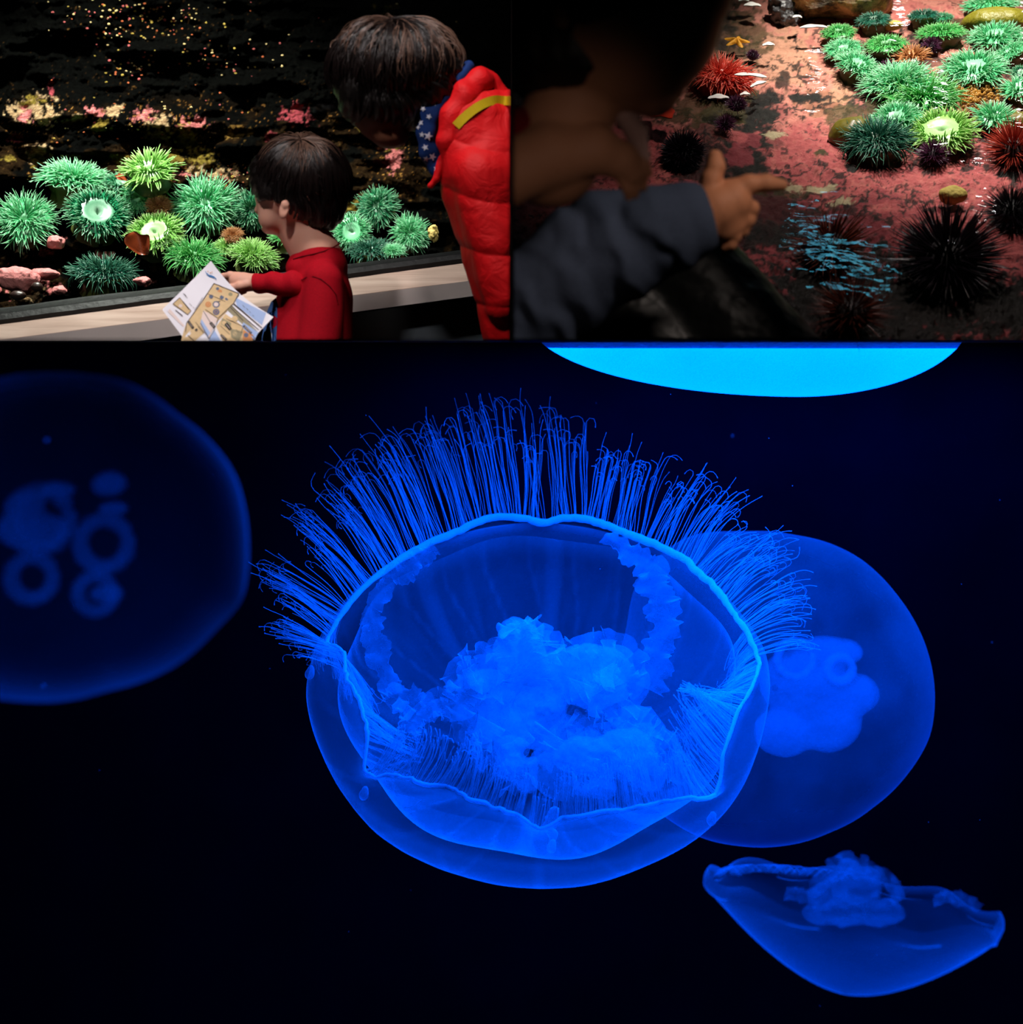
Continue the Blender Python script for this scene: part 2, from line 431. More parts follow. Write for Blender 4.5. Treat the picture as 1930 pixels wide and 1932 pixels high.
# glass pane of the window
tg = NT('clear_tank_glass')
M_GLASS = tg.done(fresnel_mix(tg, 1.4, tg.n('BsdfTransparent', Color=(0.95, 0.99, 0.97, 1)).outputs[0], tg.n('BsdfGlossy', Roughness=0.0, Color=(1, 1, 1, 1)).outputs[0], 0.6))
g = loft('window_1', [E(0, 640, 0.045), E(0, 640, 0.060), E(0, -700, 0.060), E(0, -700, 0.045)], [E(1, 640, 0.045), E(1, 640, 0.060), E(1, -700, 0.060), E(1, -700, 0.045)], M_GLASS, 2)
clip(g, (0, 0, ZC), (0, 0, -1)); clip(g, (-XC, 0, 0), (1, 0, 0)); tag(g, kind='structure')
# ------------------------------------------------------------------ reef wall behind the anemone window
def rockY(px, py):
    """distance of the reef surface seen at a pixel"""
    base = 3.02 + 0.00022 * px + (640 - py) / 640 * 0.55
    led = 0.10 * sstep(0.35, 0.65, fbm(px / 150.0, py / 46.0, 3.3, 3)) + 0.05 * fbm(px / 40.0, py / 30.0, 8.1, 4)
    ledge = 0.05 * np.exp(-((py - 232 + 14 * np.sin(px / 90.0)) / 22.0) ** 2) + 0.04 * np.exp(-((py - 335) / 20.0) ** 2)
    lowr = -0.05 * np.exp(-(((px - 60) / 120.0) ** 2 + ((py - 545) / 32.0) ** 2))
    return base + 0.27 - led - ledge + lowr - 0.05 * fbm(px / 16.0, py / 12.0, 1.7, 4) - 0.012 * fbm(px / 4.0, py / 4.0, 2.7, 2)
nu, nv = 470, 330
U, Vv = np.meshgrid(np.linspace(-70, 985, nu), np.linspace(690, -70, nv), indexing='ij')
Yr = rockY(U, Vv)
VX = np.stack([(U - 965) * Yr / F, Yr, (644.5 - Vv) * Yr / F], -1).reshape(-1, 3)
VX[:, 0] = np.minimum(VX[:, 0], -0.003); VX[:, 2] = np.maximum(VX[:, 2], 0.003)
# pigment: black film algae with patches of pink coralline crust, cream sponge and yellow turf
pxs, pys = U.ravel(), Vv.ravel()
def blob(cx, cy, rx, ry, f=7.0): return np.clip(1.15 - np.sqrt(((pxs - cx) / rx) ** 2 + ((pys - cy) / ry) ** 2) + (fbm(pxs / f, pys / f, cx * 0.37, 5) - 0.5) * 2.9, 0, 1)
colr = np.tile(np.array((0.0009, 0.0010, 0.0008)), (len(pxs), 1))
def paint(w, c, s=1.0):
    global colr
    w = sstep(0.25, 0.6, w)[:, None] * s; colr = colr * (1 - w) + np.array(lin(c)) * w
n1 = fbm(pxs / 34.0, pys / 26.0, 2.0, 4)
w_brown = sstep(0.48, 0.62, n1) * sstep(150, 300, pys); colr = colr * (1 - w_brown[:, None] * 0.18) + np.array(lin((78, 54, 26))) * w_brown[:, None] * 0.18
PINK, CREAM, YEL, ROSE = (180, 104, 104), (164, 138, 104), (112, 96, 40), (136, 56, 64)
for b, c in [((62, 205, 38, 24), CREAM), ((48, 214, 16, 20), PINK), ((58, 192, 26, 12), YEL), ((95, 225, 26, 14), CREAM), ((98, 168, 7, 18), ROSE), ((28, 262, 17, 9), ROSE),
             ((72, 290, 24, 22), CREAM), ((66, 300, 14, 16), YEL), ((140, 226, 17, 12), CREAM), ((180, 212, 24, 13), PINK), ((215, 208, 18, 12), CREAM), ((190, 236, 20, 14), YEL),
             ((270, 218, 20, 14), PINK), ((305, 232, 26, 18), CREAM), ((300, 258, 24, 20), CREAM), ((365, 232, 26, 12), PINK), ((350, 255, 20, 30), YEL), ((330, 290, 16, 24), YEL), ((385, 300, 30, 20), YEL),
             ((560, 218, 30, 22), ROSE), ((510, 258, 14, 10), ROSE), ((345, 335, 26, 9), PINK), ((400, 330, 44, 18), CREAM), ((410, 345, 26, 12), ROSE), ((330, 350, 20, 14), YEL),
             ((35, 530, 50, 26), PINK), ((82, 516, 26, 11), PINK), ((50, 552, 30, 18), CREAM), ((105, 457, 18, 14), PINK), ((85, 475, 22, 8), PINK), ((195, 485, 20, 10), PINK), ((112, 548, 18, 9), PINK), ((265, 528, 26, 9), PINK),
             ((70, 345, 16, 12), YEL), ((305, 362, 14, 10), YEL), ((735, 265, 22, 16), YEL), ((745, 300, 16, 26), PINK), ((690, 240, 18, 12), YEL), ((660, 390, 20, 20), YEL), ((860, 400, 12, 26), (120, 74, 36)), ((730, 30, 30, 20), YEL),
             ((15, 300, 14, 8), YEL), ((130, 300, 30, 8), YEL), ((150, 318, 16, 8), ROSE), ((225, 300, 22, 10), YEL), ((560, 300, 24, 14), (110, 70, 30)), ((450, 250, 30, 14), (110, 84, 40)), ((470, 545, 60, 20), (120, 90, 60))]:
    paint(blob(*b), c)
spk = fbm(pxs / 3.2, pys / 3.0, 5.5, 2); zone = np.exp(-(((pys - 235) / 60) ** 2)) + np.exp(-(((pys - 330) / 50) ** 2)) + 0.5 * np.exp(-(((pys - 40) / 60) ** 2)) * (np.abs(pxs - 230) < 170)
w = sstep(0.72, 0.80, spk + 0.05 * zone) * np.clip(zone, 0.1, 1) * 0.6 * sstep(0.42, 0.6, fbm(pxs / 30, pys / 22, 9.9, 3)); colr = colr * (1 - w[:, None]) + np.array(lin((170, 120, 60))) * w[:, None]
tr_ = NT('reef_crust'); nz = tr_.noise(70, 6, 0.7)
cc = tr_.mix(tr_.math('MULTIPLY', tr_.math('SUBTRACT', nz, 0.38), 4.0, True), tr_.mix(1.0, tr_.attr('pig', 'Color'), (0.22, 0.16, 0.14), 'MULTIPLY'), tr_.attr('pig', 'Color'))
M_REEF = tr_.done(tr_.pbr(cc, 0.8, 0.015, tr_.bump(nz, 0.6, 0.012)))
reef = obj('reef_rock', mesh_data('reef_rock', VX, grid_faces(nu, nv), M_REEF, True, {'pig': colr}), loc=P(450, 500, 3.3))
tag(reef, 'dark craggy reef rock face crusted pink and cream, behind the anemone window', 'rock')

# barnacles and tube worms freckling the top of the reef: too small and many to count
def specks(name, n, zones, r0, r1, mats, yfun, lift=0.0, sub=8):
    Vs = []; Qs = []; MI = []; off = 0
    th = np.arange(6) * np.pi / 3
    for i in range(n):
        cx, cy, sx, sy = zones[RNG.integers(len(zones))]
        px = cx + RNG.normal() * sx; py = cy + RNG.normal() * sy
        if px > 950 or px < -20 or py < -30: continue
        Y = float(yfun(np.array(px), np.array(py))) - lift
        c = np.array(P(px, py, Y)); r = RNG.uniform(r0, r1); s_ = RNG.uniform(0.5, 1.0)
        rr = np.array([1.0, 0.95, 0.6, 0.35]); yy = np.array([0.4, -0.2, -0.7, -0.45]) * r
        a0 = RNG.uniform(0, 6)
        ring = np.stack([np.cos(th + a0) * r, np.zeros(6), np.sin(th + a0) * r * s_], 1)
        V = np.concatenate([c + ring * q + np.array([0, y, 0]) for q, y in zip(rr, yy)])
        Q = [(k * 6 + j, k * 6 + (j + 1) % 6, (k + 1) * 6 + (j + 1) % 6, (k + 1) * 6 + j) for k in range(3) for j in range(6)]
        Vs.append(V); Qs.append(np.array(Q) + off); MI += [int(RNG.integers(len(mats)))] * len(Q); off += len(V)
    return mesh_data(name, np.concatenate(Vs), np.concatenate(Qs), mats, True, mi=MI)
M_B1 = plain('cream_barnacle', (214, 186, 128), 0.6); M_B2 = plain('yellow_barnacle', (176, 148, 60), 0.6); M_B3 = plain('orange_barnacle', (190, 92, 48), 0.6); M_B4 = plain('rose_barnacle', (186, 84, 84), 0.6)
me = specks('barnacles', 420, [(210, 28, 75, 22), (250, 22, 60, 14), (330, 25, 60, 20), (240, 60, 50, 18), (410, 115, 50, 25), (240, 125, 30, 12), (280, 230, 110, 22), (200, 320, 120, 18), (560, 90, 200, 60), (420, 335, 40, 14)], 0.0012, 0.0042, [M_B1, M_B2, M_B1, M_B3, M_B4], rockY, 0.004)
tag(obj('barnacles', me, loc=P(230, 60, 3.6)), 'tiny cream and orange barnacles freckling the dark upper reef', 'barnacles', kind='stuff')

# ------------------------------------------------------------------ anemones
def crown_mesh(seed, n=260, r_in=0.34, length=0.36, droop=0.5, curl=0.5, thick=0.018, tall=0.5):
    """unit crown: radius about 1, axis +Z; returns tentacle tubes"""
    g = np.random.default_rng(seed); K = 8
    u = g.random(n) ** 0.8; rb = r_in + (0.72 - r_in) * u
    ga = np.arange(n) * 2.39996 + g.normal(0, 0.12, n)
    L = length * g.uniform(0.75, 1.15, n) * (0.75 + 0.35 * u)
    el = (1.25 - 1.15 * u) + g.normal(0, 0.13, n)          # rise angle of the tentacle root
    out = np.stack([np.cos(ga), np.sin(ga), np.zeros(n)], 1); side = np.stack([-np.sin(ga), np.cos(ga), np.zeros(n)], 1)
    p = out * rb[:, None]; p[:, 2] = 0.02 + 0.14 * np.sin(np.pi * np.clip(rb / 0.78, 0, 1)) * tall * 2 - 0.10 * u
    path = [p.copy()]; cb = g.normal(0, curl, n); dr = droop * g.uniform(-0.3, 1.3, n)
    for k in range(1, K):
        t = k / (K - 1); e = el - dr * t * 1.5; s = cb * t
        d = out * (np.cos(e) * np.cos(s))[:, None] + side * (np.cos(e) * np.sin(s))[:, None]; d[:, 2] = np.sin(e)
        p = p + d * (L / (K - 1))[:, None]; path.append(p.copy())
    rad = thick * np.array([1.0, 1.05, 1.0, 0.92, 0.8, 0.66, 0.5, 0.14])[None] * g.uniform(0.8, 1.2, n)[:, None]
    return tubes(np.stack(path, 1), rad, 5)
def disc_mesh(seed):
    g = np.random.default_rng(seed); nu_, nr = 40, 12
    a = np.linspace(0, 2 * np.pi, nu_, endpoint=False); r = np.linspace(0, 0.74, nr)
    A, R = np.meshgrid(a, r, indexing='ij')
    z = 0.02 + 0.13 * np.sin(np.pi * R / 0.78) + 0.004 * np.cos(A * 20) * R * 3
    mouth = np.exp(-((R * np.cos(A)) / 0.10) ** 2 - ((R * np.sin(A)) / 0.035) ** 2); lip = np.exp(-((R - 0.11) / 0.05) ** 2)
    z = z - 0.10 * mouth + 0.035 * lip
    V = np.stack([R * np.cos(A), R * np.sin(A), z], -1).reshape(-1, 3)
    return V, grid_faces(nu_, nr, True), (0.75 - R.ravel() * 0.6)
def column_mesh():
    nu_ = 32; prof_ = [(0.74, 0.02), (0.78, -0.06), (0.66, -0.22), (0.56, -0.40), (0.58, -0.58), (0.66, -0.70)]
    a = np.linspace(0, 2 * np.pi, nu_, endpoint=False)
    V = np.array([[(r * (1 + 0.03 * math.sin(9 * x)) * math.cos(x), r * (1 + 0.03 * math.sin(9 * x)) * math.sin(x), z) for r, z in prof_] for x in a]).reshape(-1, 3)
    return V, grid_faces(nu_, len(prof_), True)
CM = {  # crown colours: root, middle, tip
 'mint': ((40, 150, 92), (92, 196, 132), (206, 246, 214)), 'teal': ((10, 84, 56), (28, 130, 84), (176, 232, 190)),
 'deep': ((12, 66, 54), (26, 92, 72), (110, 168, 140)), 'lime': ((88, 150, 64), (140, 200, 96), (214, 240, 168)),
 'tan': ((140, 84, 44), (186, 124, 76), (220, 168, 120)), 'green': ((30, 120, 50), (70, 172, 84), (176, 232, 160)), 'red': ((206, 44, 38), (244, 88, 70), (255, 150, 124))}
CMAT = {k: anemone_mat(k + '_tentacles', *v) for k, v in CM.items()}
DMAT = {k: anemone_mat(k + '_disc', CM[k][0], CM[k][1], (222, 246, 226) if k != 'red' and k != 'tan' else CM[k][2]) for k in CM}
KMAT = {k: plain(k + '_column', tuple(int(v * f) for v, f in zip(CM[k][0], (1.0, 0.8, 0.8))) if k in ('red', 'tan') else (70, 78, 34), 0.45, 0.5, 14, 0.3) for k in CM}
for k in CM: KMAT[k]
VAR = {}
def variant(kind, seed):
    if (kind, seed) in VAR: return VAR[(kind, seed)]
    pr = {'full': dict(n=380, r_in=0.30, length=0.40, droop=0.55), 'open': dict(n=340, r_in=0.42, length=0.34, droop=0.6, curl=0.35), 'shag': dict(n=500, r_in=0.08, length=0.46, droop=0.5, curl=0.6, tall=0.7),
          'spiky': dict(n=170, r_in=0.15, length=0.5, droop=0.15, curl=0.3, thick=0.028), 'fine': dict(n=380, r_in=0.2, length=0.30, droop=0.5, thick=0.016), 'flow': dict(n=520, r_in=0.1, length=0.52, droop=1.0, curl=0.42, thick=0.018)}[kind]
    V, Q, t = crown_mesh(seed, **pr)
    c = mesh_data('tentacle_fringe', V, Q, CMAT['mint'], True, {'tt': t})
    V, Q, t = disc_mesh(seed); d = mesh_data('oral_disc', V, Q, DMAT['mint'], True, {'tt': t})
    V, Q = column_mesh(); k = mesh_data('column', V, Q, KMAT['mint'])
    for m in (c, d, k): m['local'] = 1
    VAR[(kind, seed)] = (c, d, k); return VAR[(kind, seed)]
def anemone(px, py, rx, ry, Y, colr_, kind, seed, label, group, lean=0.0, turn=0.0, towards=(0, -1, 0), upv=(0, 0, 1)):
    """rx, ry: half width and height in pixels; the flattening gives the tilt of the crown towards the glass"""
    c, d, k = variant(kind, seed); s = rx * Y / F * 1.04
    q = min(0.97, max(0.12, ry / rx * 0.93 - 0.12)); phi = math.asin(q)
    view = -P(px, py, Y).normalized(); up = Vector(upv); up = (up - view * up.dot(view)).normalized()
    up.rotate(__import__('mathutils').Quaternion(view, math.radians(-lean)))
    nrm = (up * math.cos(phi) + view * math.sin(phi)).normalized()
    root = empty('sea_anemone', P(px, py, Y)); tag(root, label, 'sea anemone', group)
    quat = nrm.to_track_quat('Z', 'Y'); root.rotation_mode = 'QUATERNION'
    root.rotation_quaternion = quat @ __import__('mathutils').Quaternion((0, 0, 1), math.radians(turn)); root.scale = (s, s, s)
    for nm, me_, mt in (('tentacle_fringe', c, CMAT), ('oral_disc', d, DMAT), ('column', k, KMAT)):
        o = bpy.data.objects.new(nm, me_); COL.objects.link(o); o.parent = root
        o.material_slots[0].link = 'OBJECT'; o.material_slots[0].material = mt[colr_]
    return root
GT = 'sea anemones behind the window glass'
TL = [  # px, py, rx, ry, colour, kind, lean, dY, label
 (46, 415, 56, 56, 'mint', 'flow', -8, 0.0, 'mint green anemone with long drooping tentacles, cut by the window\'s outer edge'),
 (140, 339, 66, 27, 'mint', 'shag', 4, 0.04, 'pale mint anemone seen side-on, a wide flat brush above the dark ringed one'),
 (184, 403, 64, 62, 'teal', 'open', 8, -0.03, 'large dark green ringed anemone with a bare white centre disc'),
 (228, 348, 34, 24, 'teal', 'full', 10, 0.03, 'small blue-green anemone squeezed above the ringed one\'s shoulder'),
 (258, 372, 34, 38, 'mint', 'full', 30, 0.0, 'pale mint anemone on its edge beside the large ringed one'),
 (282, 320, 52, 40, 'lime', 'spiky', -12, -0.06, 'yellow-green spiky anemone, the highest on the reef'),
 (386, 386, 62, 60, 'mint', 'flow', -14, 0.0, 'round bright mint anemone with shaggy tentacles left of the boy\'s face'),
 (292, 440, 56, 48, 'lime', 'open', -18, -0.04, 'lime green anemone with a pale disc beside the brown kelp blade'),
 (366, 484, 52, 36, 'green', 'flow', 5, -0.05, 'dark green shaggy anemone just above the top corner of the paper map'),
 (480, 482, 44, 32, 'lime', 'shag', 16, -0.04, 'yellow-green anemone above the boy\'s hand'),
 (428, 468, 26, 20, 'lime', 'shag', 0, -0.01, 'small dull lime anemone under the little tan one'),
 (196, 515, 60, 27, 'deep', 'flow', 3, -0.07, 'dark blue-green anemone low near the window sill, above the pink crusts'),
 (474, 396, 36, 46, 'teal', 'flow', 34, 0.0, 'green anemone half hidden by the boy\'s face'),
 (545, 449, 34, 14, 'green', 'shag', 0, 0.0, 'sliver of green anemone showing under the boy\'s chin'),
 (711, 390, 40, 42, 'teal', 'flow', -34, 0.02, 'blue-green anemone right of the boy\'s head, topmost of the cluster by the red jacket'),
 (664, 438, 38, 44, 'mint', 'open', -24, 0.0, 'mint anemone touching the back of the boy\'s neck'),
 (774, 440, 36, 40, 'mint', 'flow', 20, 0.0, 'mint anemone nearest the red puffer jacket'),
 (742, 474, 24, 14, 'mint', 'shag', 0, -0.03, 'small pale anemone at the sill between the two right-hand clumps'),
 (700, 472, 40, 22, 'deep', 'flow', 0, -0.01, 'dark shaded anemone low behind the boy\'s shoulder'),
 (300, 388, 24, 22, 'tan', 'shag', 0, -0.02, 'small orange-tan anemone above the lime green one'),
 (440, 444, 20, 18, 'tan', 'shag', 0, -0.03, 'small tan anemone under the round mint one'),
]
for i, (px, py, rx, ry, c, kd, ln, dy, lb) in enumerate(TL):
    anemone(px, py, rx, ry, 3.24 + 0.00020 * px + (560 - py) / 560 * 0.34 + dy - 0.045, c, kd, 20 + i % 3, lb, GT, ln, i * 47)

# kelp blades, pebbles and a sea cucumber beside the anemones
M_KELP = plain('brown_kelp', (120, 48, 20), 0.35, 0.5, 12, 0.4, 0.2)
def blade(name, px, py, w, h, Y, rot, m, label, cat, thick=0.003, bend=0.02, clipz=False):
    n, k = 16, 9; u = np.linspace(-1, 1, n); v = np.linspace(0, 1, k)
    Uq, Vq = np.meshgrid(u, v, indexing='ij'); wd = np.sqrt(np.clip(1.06 - Uq ** 2, 0, 1)) * (1 + 0.15 * np.sin(Uq * 4))
    x = Uq * w; z = (Vq - 0.5) * h * wd + 0.05 * h * np.sin(Uq * 4); r = math.radians(rot)
    x, z = x * math.cos(r) - z * math.sin(r), x * math.sin(r) + z * math.cos(r)
    s = Y / F; c = P(px, py, Y)
    dy = bend * np.sin(Uq * 2.3 + Vq * 3) * 0.8
    Vf = np.stack([c.x + x * s, c.y + dy, c.z + z * s], -1).reshape(-1, 3); Vb = Vf + np.array([0, thick, 0])
    q = grid_faces(n, k); V = np.concatenate([Vf, Vb]); Q = np.concatenate([q, q[:, ::-1] + len(Vf)])
    rim = [i * k for i in range(n)] + [(n - 1) * k + j for j in range(1, k)] + [i * k + k - 1 for i in range(n - 2, -1, -1)] + [j for j in range(k - 2, 0, -1)]
    rq = [(rim[i], rim[(i + 1) % len(rim)], rim[(i + 1) % len(rim)] + len(Vf), rim[i] + len(Vf)) for i in range(len(rim))]
    o = obj(name, mesh_data(name, V, np.concatenate([Q, rq]), m), loc=c); tag(o, label, cat); return o
blade('kelp_blade', 262, 458, 26, 38, 3.16, -35, M_KELP, 'broad brown kelp blade against the lime green anemone', 'kelp')
blade('kelp_blade', 236, 330, 16, 22, 3.36, 10, M_KELP, 'small rusty kelp scrap beside the highest spiky anemone', 'kelp')
M_PK = plain('pink_coralline_crust', (200, 122, 120), 0.6, 0.3, 30, 0.35, 0.5, 60); M_CR = plain('cream_crust', (190, 160, 120), 0.6, 0.3, 30, 0.3, 0.4); M_DK = plain('dark_snail_shell', (52, 34, 30), 0.4, 0.5, 40, 0.4)
def stone(name, px, py, rx, ry, Y, m, label, cat, group=None, seed=0, rough=0.35, d=0.8, vox=None, rot=0):
    q = Sdf(Y, vox or max(1.3, rx / 16), 3); q.ell((px, py, 0), (rx, ry, rx * d), rot); f = 9.0 / (rx * q.s)
    q.disp(lambda X, Y_, Z: (fbm(X * f * 0.22 + seed, Y_ * f * 0.22, Z * f * 0.22, 4) - 0.5) * ry * q.s * rough * 2)
    o = obj(name, q.mesh(name, m, [(2, 1, 0.004)]), loc=P(px, py + ry, Y)); tag(o, label, cat, group); return o
stone('reef_stone', 36, 528, 44, 24, 3.10, M_PK, 'pink crusted stone at the bottom outer corner of the window', 'stone', seed=3, rough=0.5)
stone('reef_stone', 86, 517, 27, 11, 3.12, M_PK, 'flat pink crusted stone next to the dark round snail', 'stone', seed=5, rough=0.5)
stone('reef_stone', 106, 458, 17, 13, 3.20, M_PK, 'dull pink stone between two green anemones', 'stone', seed=8)
stone('reef_stone', 196, 482, 20, 12, 3.34, M_PK, 'rose crusted stone above the dark blue-green anemone', 'stone', seed=9, rough=0.6)
stone('reef_stone', 268, 530, 18, 8, 3.10, M_PK, 'pale pink stone right of the dark blue-green anemone', 'stone', seed=10, rough=0.6)
stone('reef_stone', 112, 548, 15, 8, 3.05, M_PK, 'small pink stone just above the black seal', 'stone', seed=12, rough=0.6)
stone('sea_snail', 70, 541, 11, 9, 3.03, M_DK, 'dark round snail shell among the pink stones', 'snail', seed=2, rough=0.1)
stone('sea_snail', 34, 557, 15, 9, 2.99, M_DK, 'dark snail shell at the sill below the pink stone', 'snail', seed=4, rough=0.1)
stone('sea_cucumber', 818, 440, 10, 16, 3.34, plain('yellow_sponge', (196, 168, 96), 0.7), 'pale yellow lump of sponge right of the anemone cluster', 'sponge', seed=6, rough=0.3)
# ------------------------------------------------------------------ the boy with the map
def locks(Y0, c, r, crown, amp, f):
    """hair locks: ridges running away from the crown"""
    s = Y0 / F; C0 = np.array(P(c[0], c[1], Y0 + c[2] * s)); cd = np.array([crown[0], crown[1], -crown[2]]); cd = cd / np.linalg.norm(cd)
    a = np.cross(cd, [0.3, 1, 0.2]); a /= np.linalg.norm(a); b = np.cross(cd, a)
    def fn(X, Y, Z):
        d = np.stack([X - C0[0], Y - C0[1], Z - C0[2]], 1); d /= np.linalg.norm(d, axis=1, keepdims=True) + 1e-9
        th = np.arccos(np.clip(d @ cd, -1, 1)); ph = np.arctan2(d @ b, d @ a) + 0.5 * np.exp(-th * 1.4) + 0.12 * np.sin(th * 4)
        return (0.5 - np.abs(fbm(np.cos(ph) * f, np.sin(ph) * f, th * 1.1, 4) - 0.5) * 4 - 0.15) * -amp * np.clip(th, 0.15, 1) * 0.6
    return fn
M_SKIN = plain('child_skin', (226, 168, 146), 0.55, 0.35, 60, 0.06); 
for n_ in M_SKIN.node_tree.nodes:
    if n_.type == 'BSDF_PRINCIPLED': n_.inputs['Subsurface Weight'].default_value = 0.12; n_.inputs['Subsurface Radius'].default_value = (0.01, 0.004, 0.002)
M_SKIN2 = plain('shaded_child_skin', (120, 74, 54), 0.6, 0.3, 60, 0.08)  # darkened: shade on the bent face is part of this colour
M_HAIR = plain('dark_brown_hair', (15, 10, 9), 0.45, 0.4, 200, 0.3)
def hair_mat(name, c, rough=0.32):
    t = NT(name); col = lin(c)
    nz = t.noise(60, 2)
    d = t.pbr(t.mix(nz, tuple(v * 0.6 for v in col), tuple(v * 1.5 for v in col)), rough, 0.55)
    return t.done(d)
M_STR = hair_mat('brown_hair_strands', (25, 17, 16)); M_STR2 = hair_mat('highlight_hair_strands', (104, 78, 66))  # the paler strands carry the hair's highlights in their colour
tr_ = NT('red_cotton'); nzc = tr_.noise(260, 3); M_RED = tr_.done(tr_.pbr(tr_.mix(nzc, lin((150, 4, 22)), lin((196, 10, 34))), 0.85, 0.15, tr_.bump(nzc, 0.2, 0.002)))
Yb = 2.62
def strands(name, Y0, c, r, crown, n, thmax, mat_, parent, seed, lift=2.0, thick=0.75, th0=(0.0, 0.5), wob=0.25, hang=None, K=12):
    """hair lying over an ellipsoid head: strands fan out from the crown; c, r, crown in pixels"""
    g = np.random.default_rng(seed); s = Y0 / F
    cd = np.array(crown, float); cd = np.array([cd[0] / r[0], cd[2] / r[2], -cd[1] / r[1]]); cd /= np.linalg.norm(cd)
    a = np.cross(cd, [0.3, 1, 0.2]); a /= np.linalg.norm(a); b = np.cross(cd, a)
    ph = g.uniform(0, 2 * np.pi, n); t0 = g.uniform(*th0, n); tm = np.array([thmax(a[0] * math.cos(p) + b[0] * math.sin(p), a[1] * math.cos(p) + b[1] * math.sin(p), a[2] * math.cos(p) + b[2] * math.sin(p)) for p in ph])
    t1 = t0 + (tm - t0) * g.uniform(0.55, 1.0, n)
    swirl = g.normal(0.35, wob, n); w1 = g.normal(0, 0.05, n); lf = g.uniform(0.2, 1.0, n) * lift
    lk = np.floor(ph * 7) ; lr = _perm[(lk * 131 + seed * 17).astype(int) & 65535]; swirl = swirl * 0.4 + 0.7 * (lr - 0.3); lf = lf * 0.5 + lift * 1.2 * _perm[(lk * 57 + seed).astype(int) & 65535]
    k = np.linspace(0, 1, K)[None]
    th = t0[:, None] + (t1 - t0)[:, None] * k; f = ph[:, None] + swirl[:, None] * np.exp(-th * 1.4) + w1[:, None] * np.sin(k * 5 + ph[:, None] * 7)
    d = np.cos(th)[..., None] * cd + np.sin(th)[..., None] * (np.cos(f)[..., None] * a + np.sin(f)[..., None] * b)
    C0 = np.array(P(c[0], c[1], Y0 + c[2] * s)); R = np.array([r[0], r[2], r[1]]) * s
    pts = C0 + d * (R + (lf[:, None, None] * (0.4 + 0.9 * np.sin(np.pi * np.clip(k, 0, 1)) ** 1)[..., None] * s))
    if hang is not None: pts = hang(pts, k, g)
    rad = thick * s * np.array([0.7] + [1.0] * (K - 3) + [0.7, 0.25])[None] * g.uniform(0.7, 1.2, n)[:, None]
    V, Q, t = tubes(pts, rad, 3)
    o = obj(name, mesh_data(name, V, Q, mat_), parent); tag(o, kind='stuff'); return o

boy = empty('person', P(590, 640, Yb)); tag(boy, 'dark-haired small boy in a red long-sleeved top holding up a paper map', 'person')
q = Sdf(Yb, 1.9, 7)
q.ell((566, 350, 0), (84, 80, 74))                       # skull
q.ell((520, 392, 2), (34, 42, 44), 12)                   # face and cheek
q.ell((512, 410, -18), (24, 26, 24))                     # near cheek
q.ell((497, 372, 6), (14, 20, 30))                       # brow
q.ell((489, 396, 8), (9, 8, 10)); q.ell((498, 417, 6), (10, 7, 16)); q.ell((510, 432, 4), (16, 10, 22))   # nose, lips, chin
q.cap((556, 420, 5), (598, 480, 10), 40, 46, 14)         # neck
q.ell((598, 570, 10), (50, 88, 34))                      # trunk under the shirt
q.cap((600, 525, -10), (550, 534, -30), 20, 16)
q.cap((545, 534, -32), (482, 533, -22), 15, 14)          # forearm
q.chain([((482, 533, -22), 16), ((458, 532, -18), 17), ((447, 530, -16), 15)], 6)   # wrist and palm
q.ell((536, 396, -66), (9, 17, 5), -12, 3); q.ell((537, 396, -73), (4.5, 10, 4), -12, 2, sub=True)   # ear and its hollow
q.ell((538, 385, -69), (8, 8, 3.5), 0, 2)
# fingers: index to little finger curled behind the sheet edge, thumb in front
q.chain([((450, 521, -14), 8), ((434, 519, -12), 7), ((421, 522, -4), 6.4), ((418, 530, 3), 5.6)], 2.5)
q.chain([((450, 529, -6), 8), ((434, 527, -4), 7), ((422, 531, 4), 6.2), ((424, 539, 8), 5.6)], 2.5)
q.chain([((453, 538, -2), 7.5), ((440, 538, 2), 6.6), ((430, 543, 8), 5.8), ((434, 549, 10), 5.2)], 2.5)
q.chain([((460, 545, 0), 7), ((452, 549, 2), 6), ((455, 551, 6), 5.2), ((462, 550, 8), 4.6)], 2.5)
q.chain([((466, 537, -32), 9), ((452, 540, -35), 8), ((440, 544, -32), 7.2), ((431, 542, -27), 6)], 3)
body = obj('body', q.mesh('body', M_SKIN, [(2, 1, ZC)]), boy)
# hair
q = Sdf(Yb, 1.9, 9)
q.ell((568, 345, 4), (93, 86, 84)); q.ell((605, 385, 6), (48, 52, 62)); q.ell((500, 335, 0), (28, 44, 50), 10); q.ell((505, 365, -46), (17, 22, 16), 10); q.ell((600, 415, 2), (30, 22, 40))
q.ell((508, 418, -34), (44, 40, 62), 0, 5, sub=True); q.ell((482, 402, 8), (26, 26, 60), 0, 4, sub=True); q.ell((537, 400, -78), (13, 22, 26), -12, 4, sub=True)
q.disp(locks(Yb, (568, 345, 4), (93, 84, 86), (0.05, -0.74, -0.42), 0.011, 9.0))
hair = obj('hair', q.mesh('hair', M_HAIR), boy)
def _dummy(): pass
def thb(x, y, z):          # how far the hair reaches from the crown in direction (x right, y away, z up)
    if x < -0.3: return 1.35
    if y < -0.3: return 1.55 if x < 0.1 else 1.75
    return 2.0
strands('hair_strands', Yb, (568, 346, 4), (94, 87, 85), (0.05, -0.74, -0.42), 1500, thb, M_STR, hair, 5, lift=3.5, thick=0.62)
strands('hair_strands', Yb, (568, 346, 4), (95, 88, 86), (0.05, -0.74, -0.42), 300, lambda x, y, z: 1.0, M_STR2, hair, 6, lift=5, thick=0.55, th0=(0.0, 0.3))  # pale strands round the crown paint in its top-lit sheen
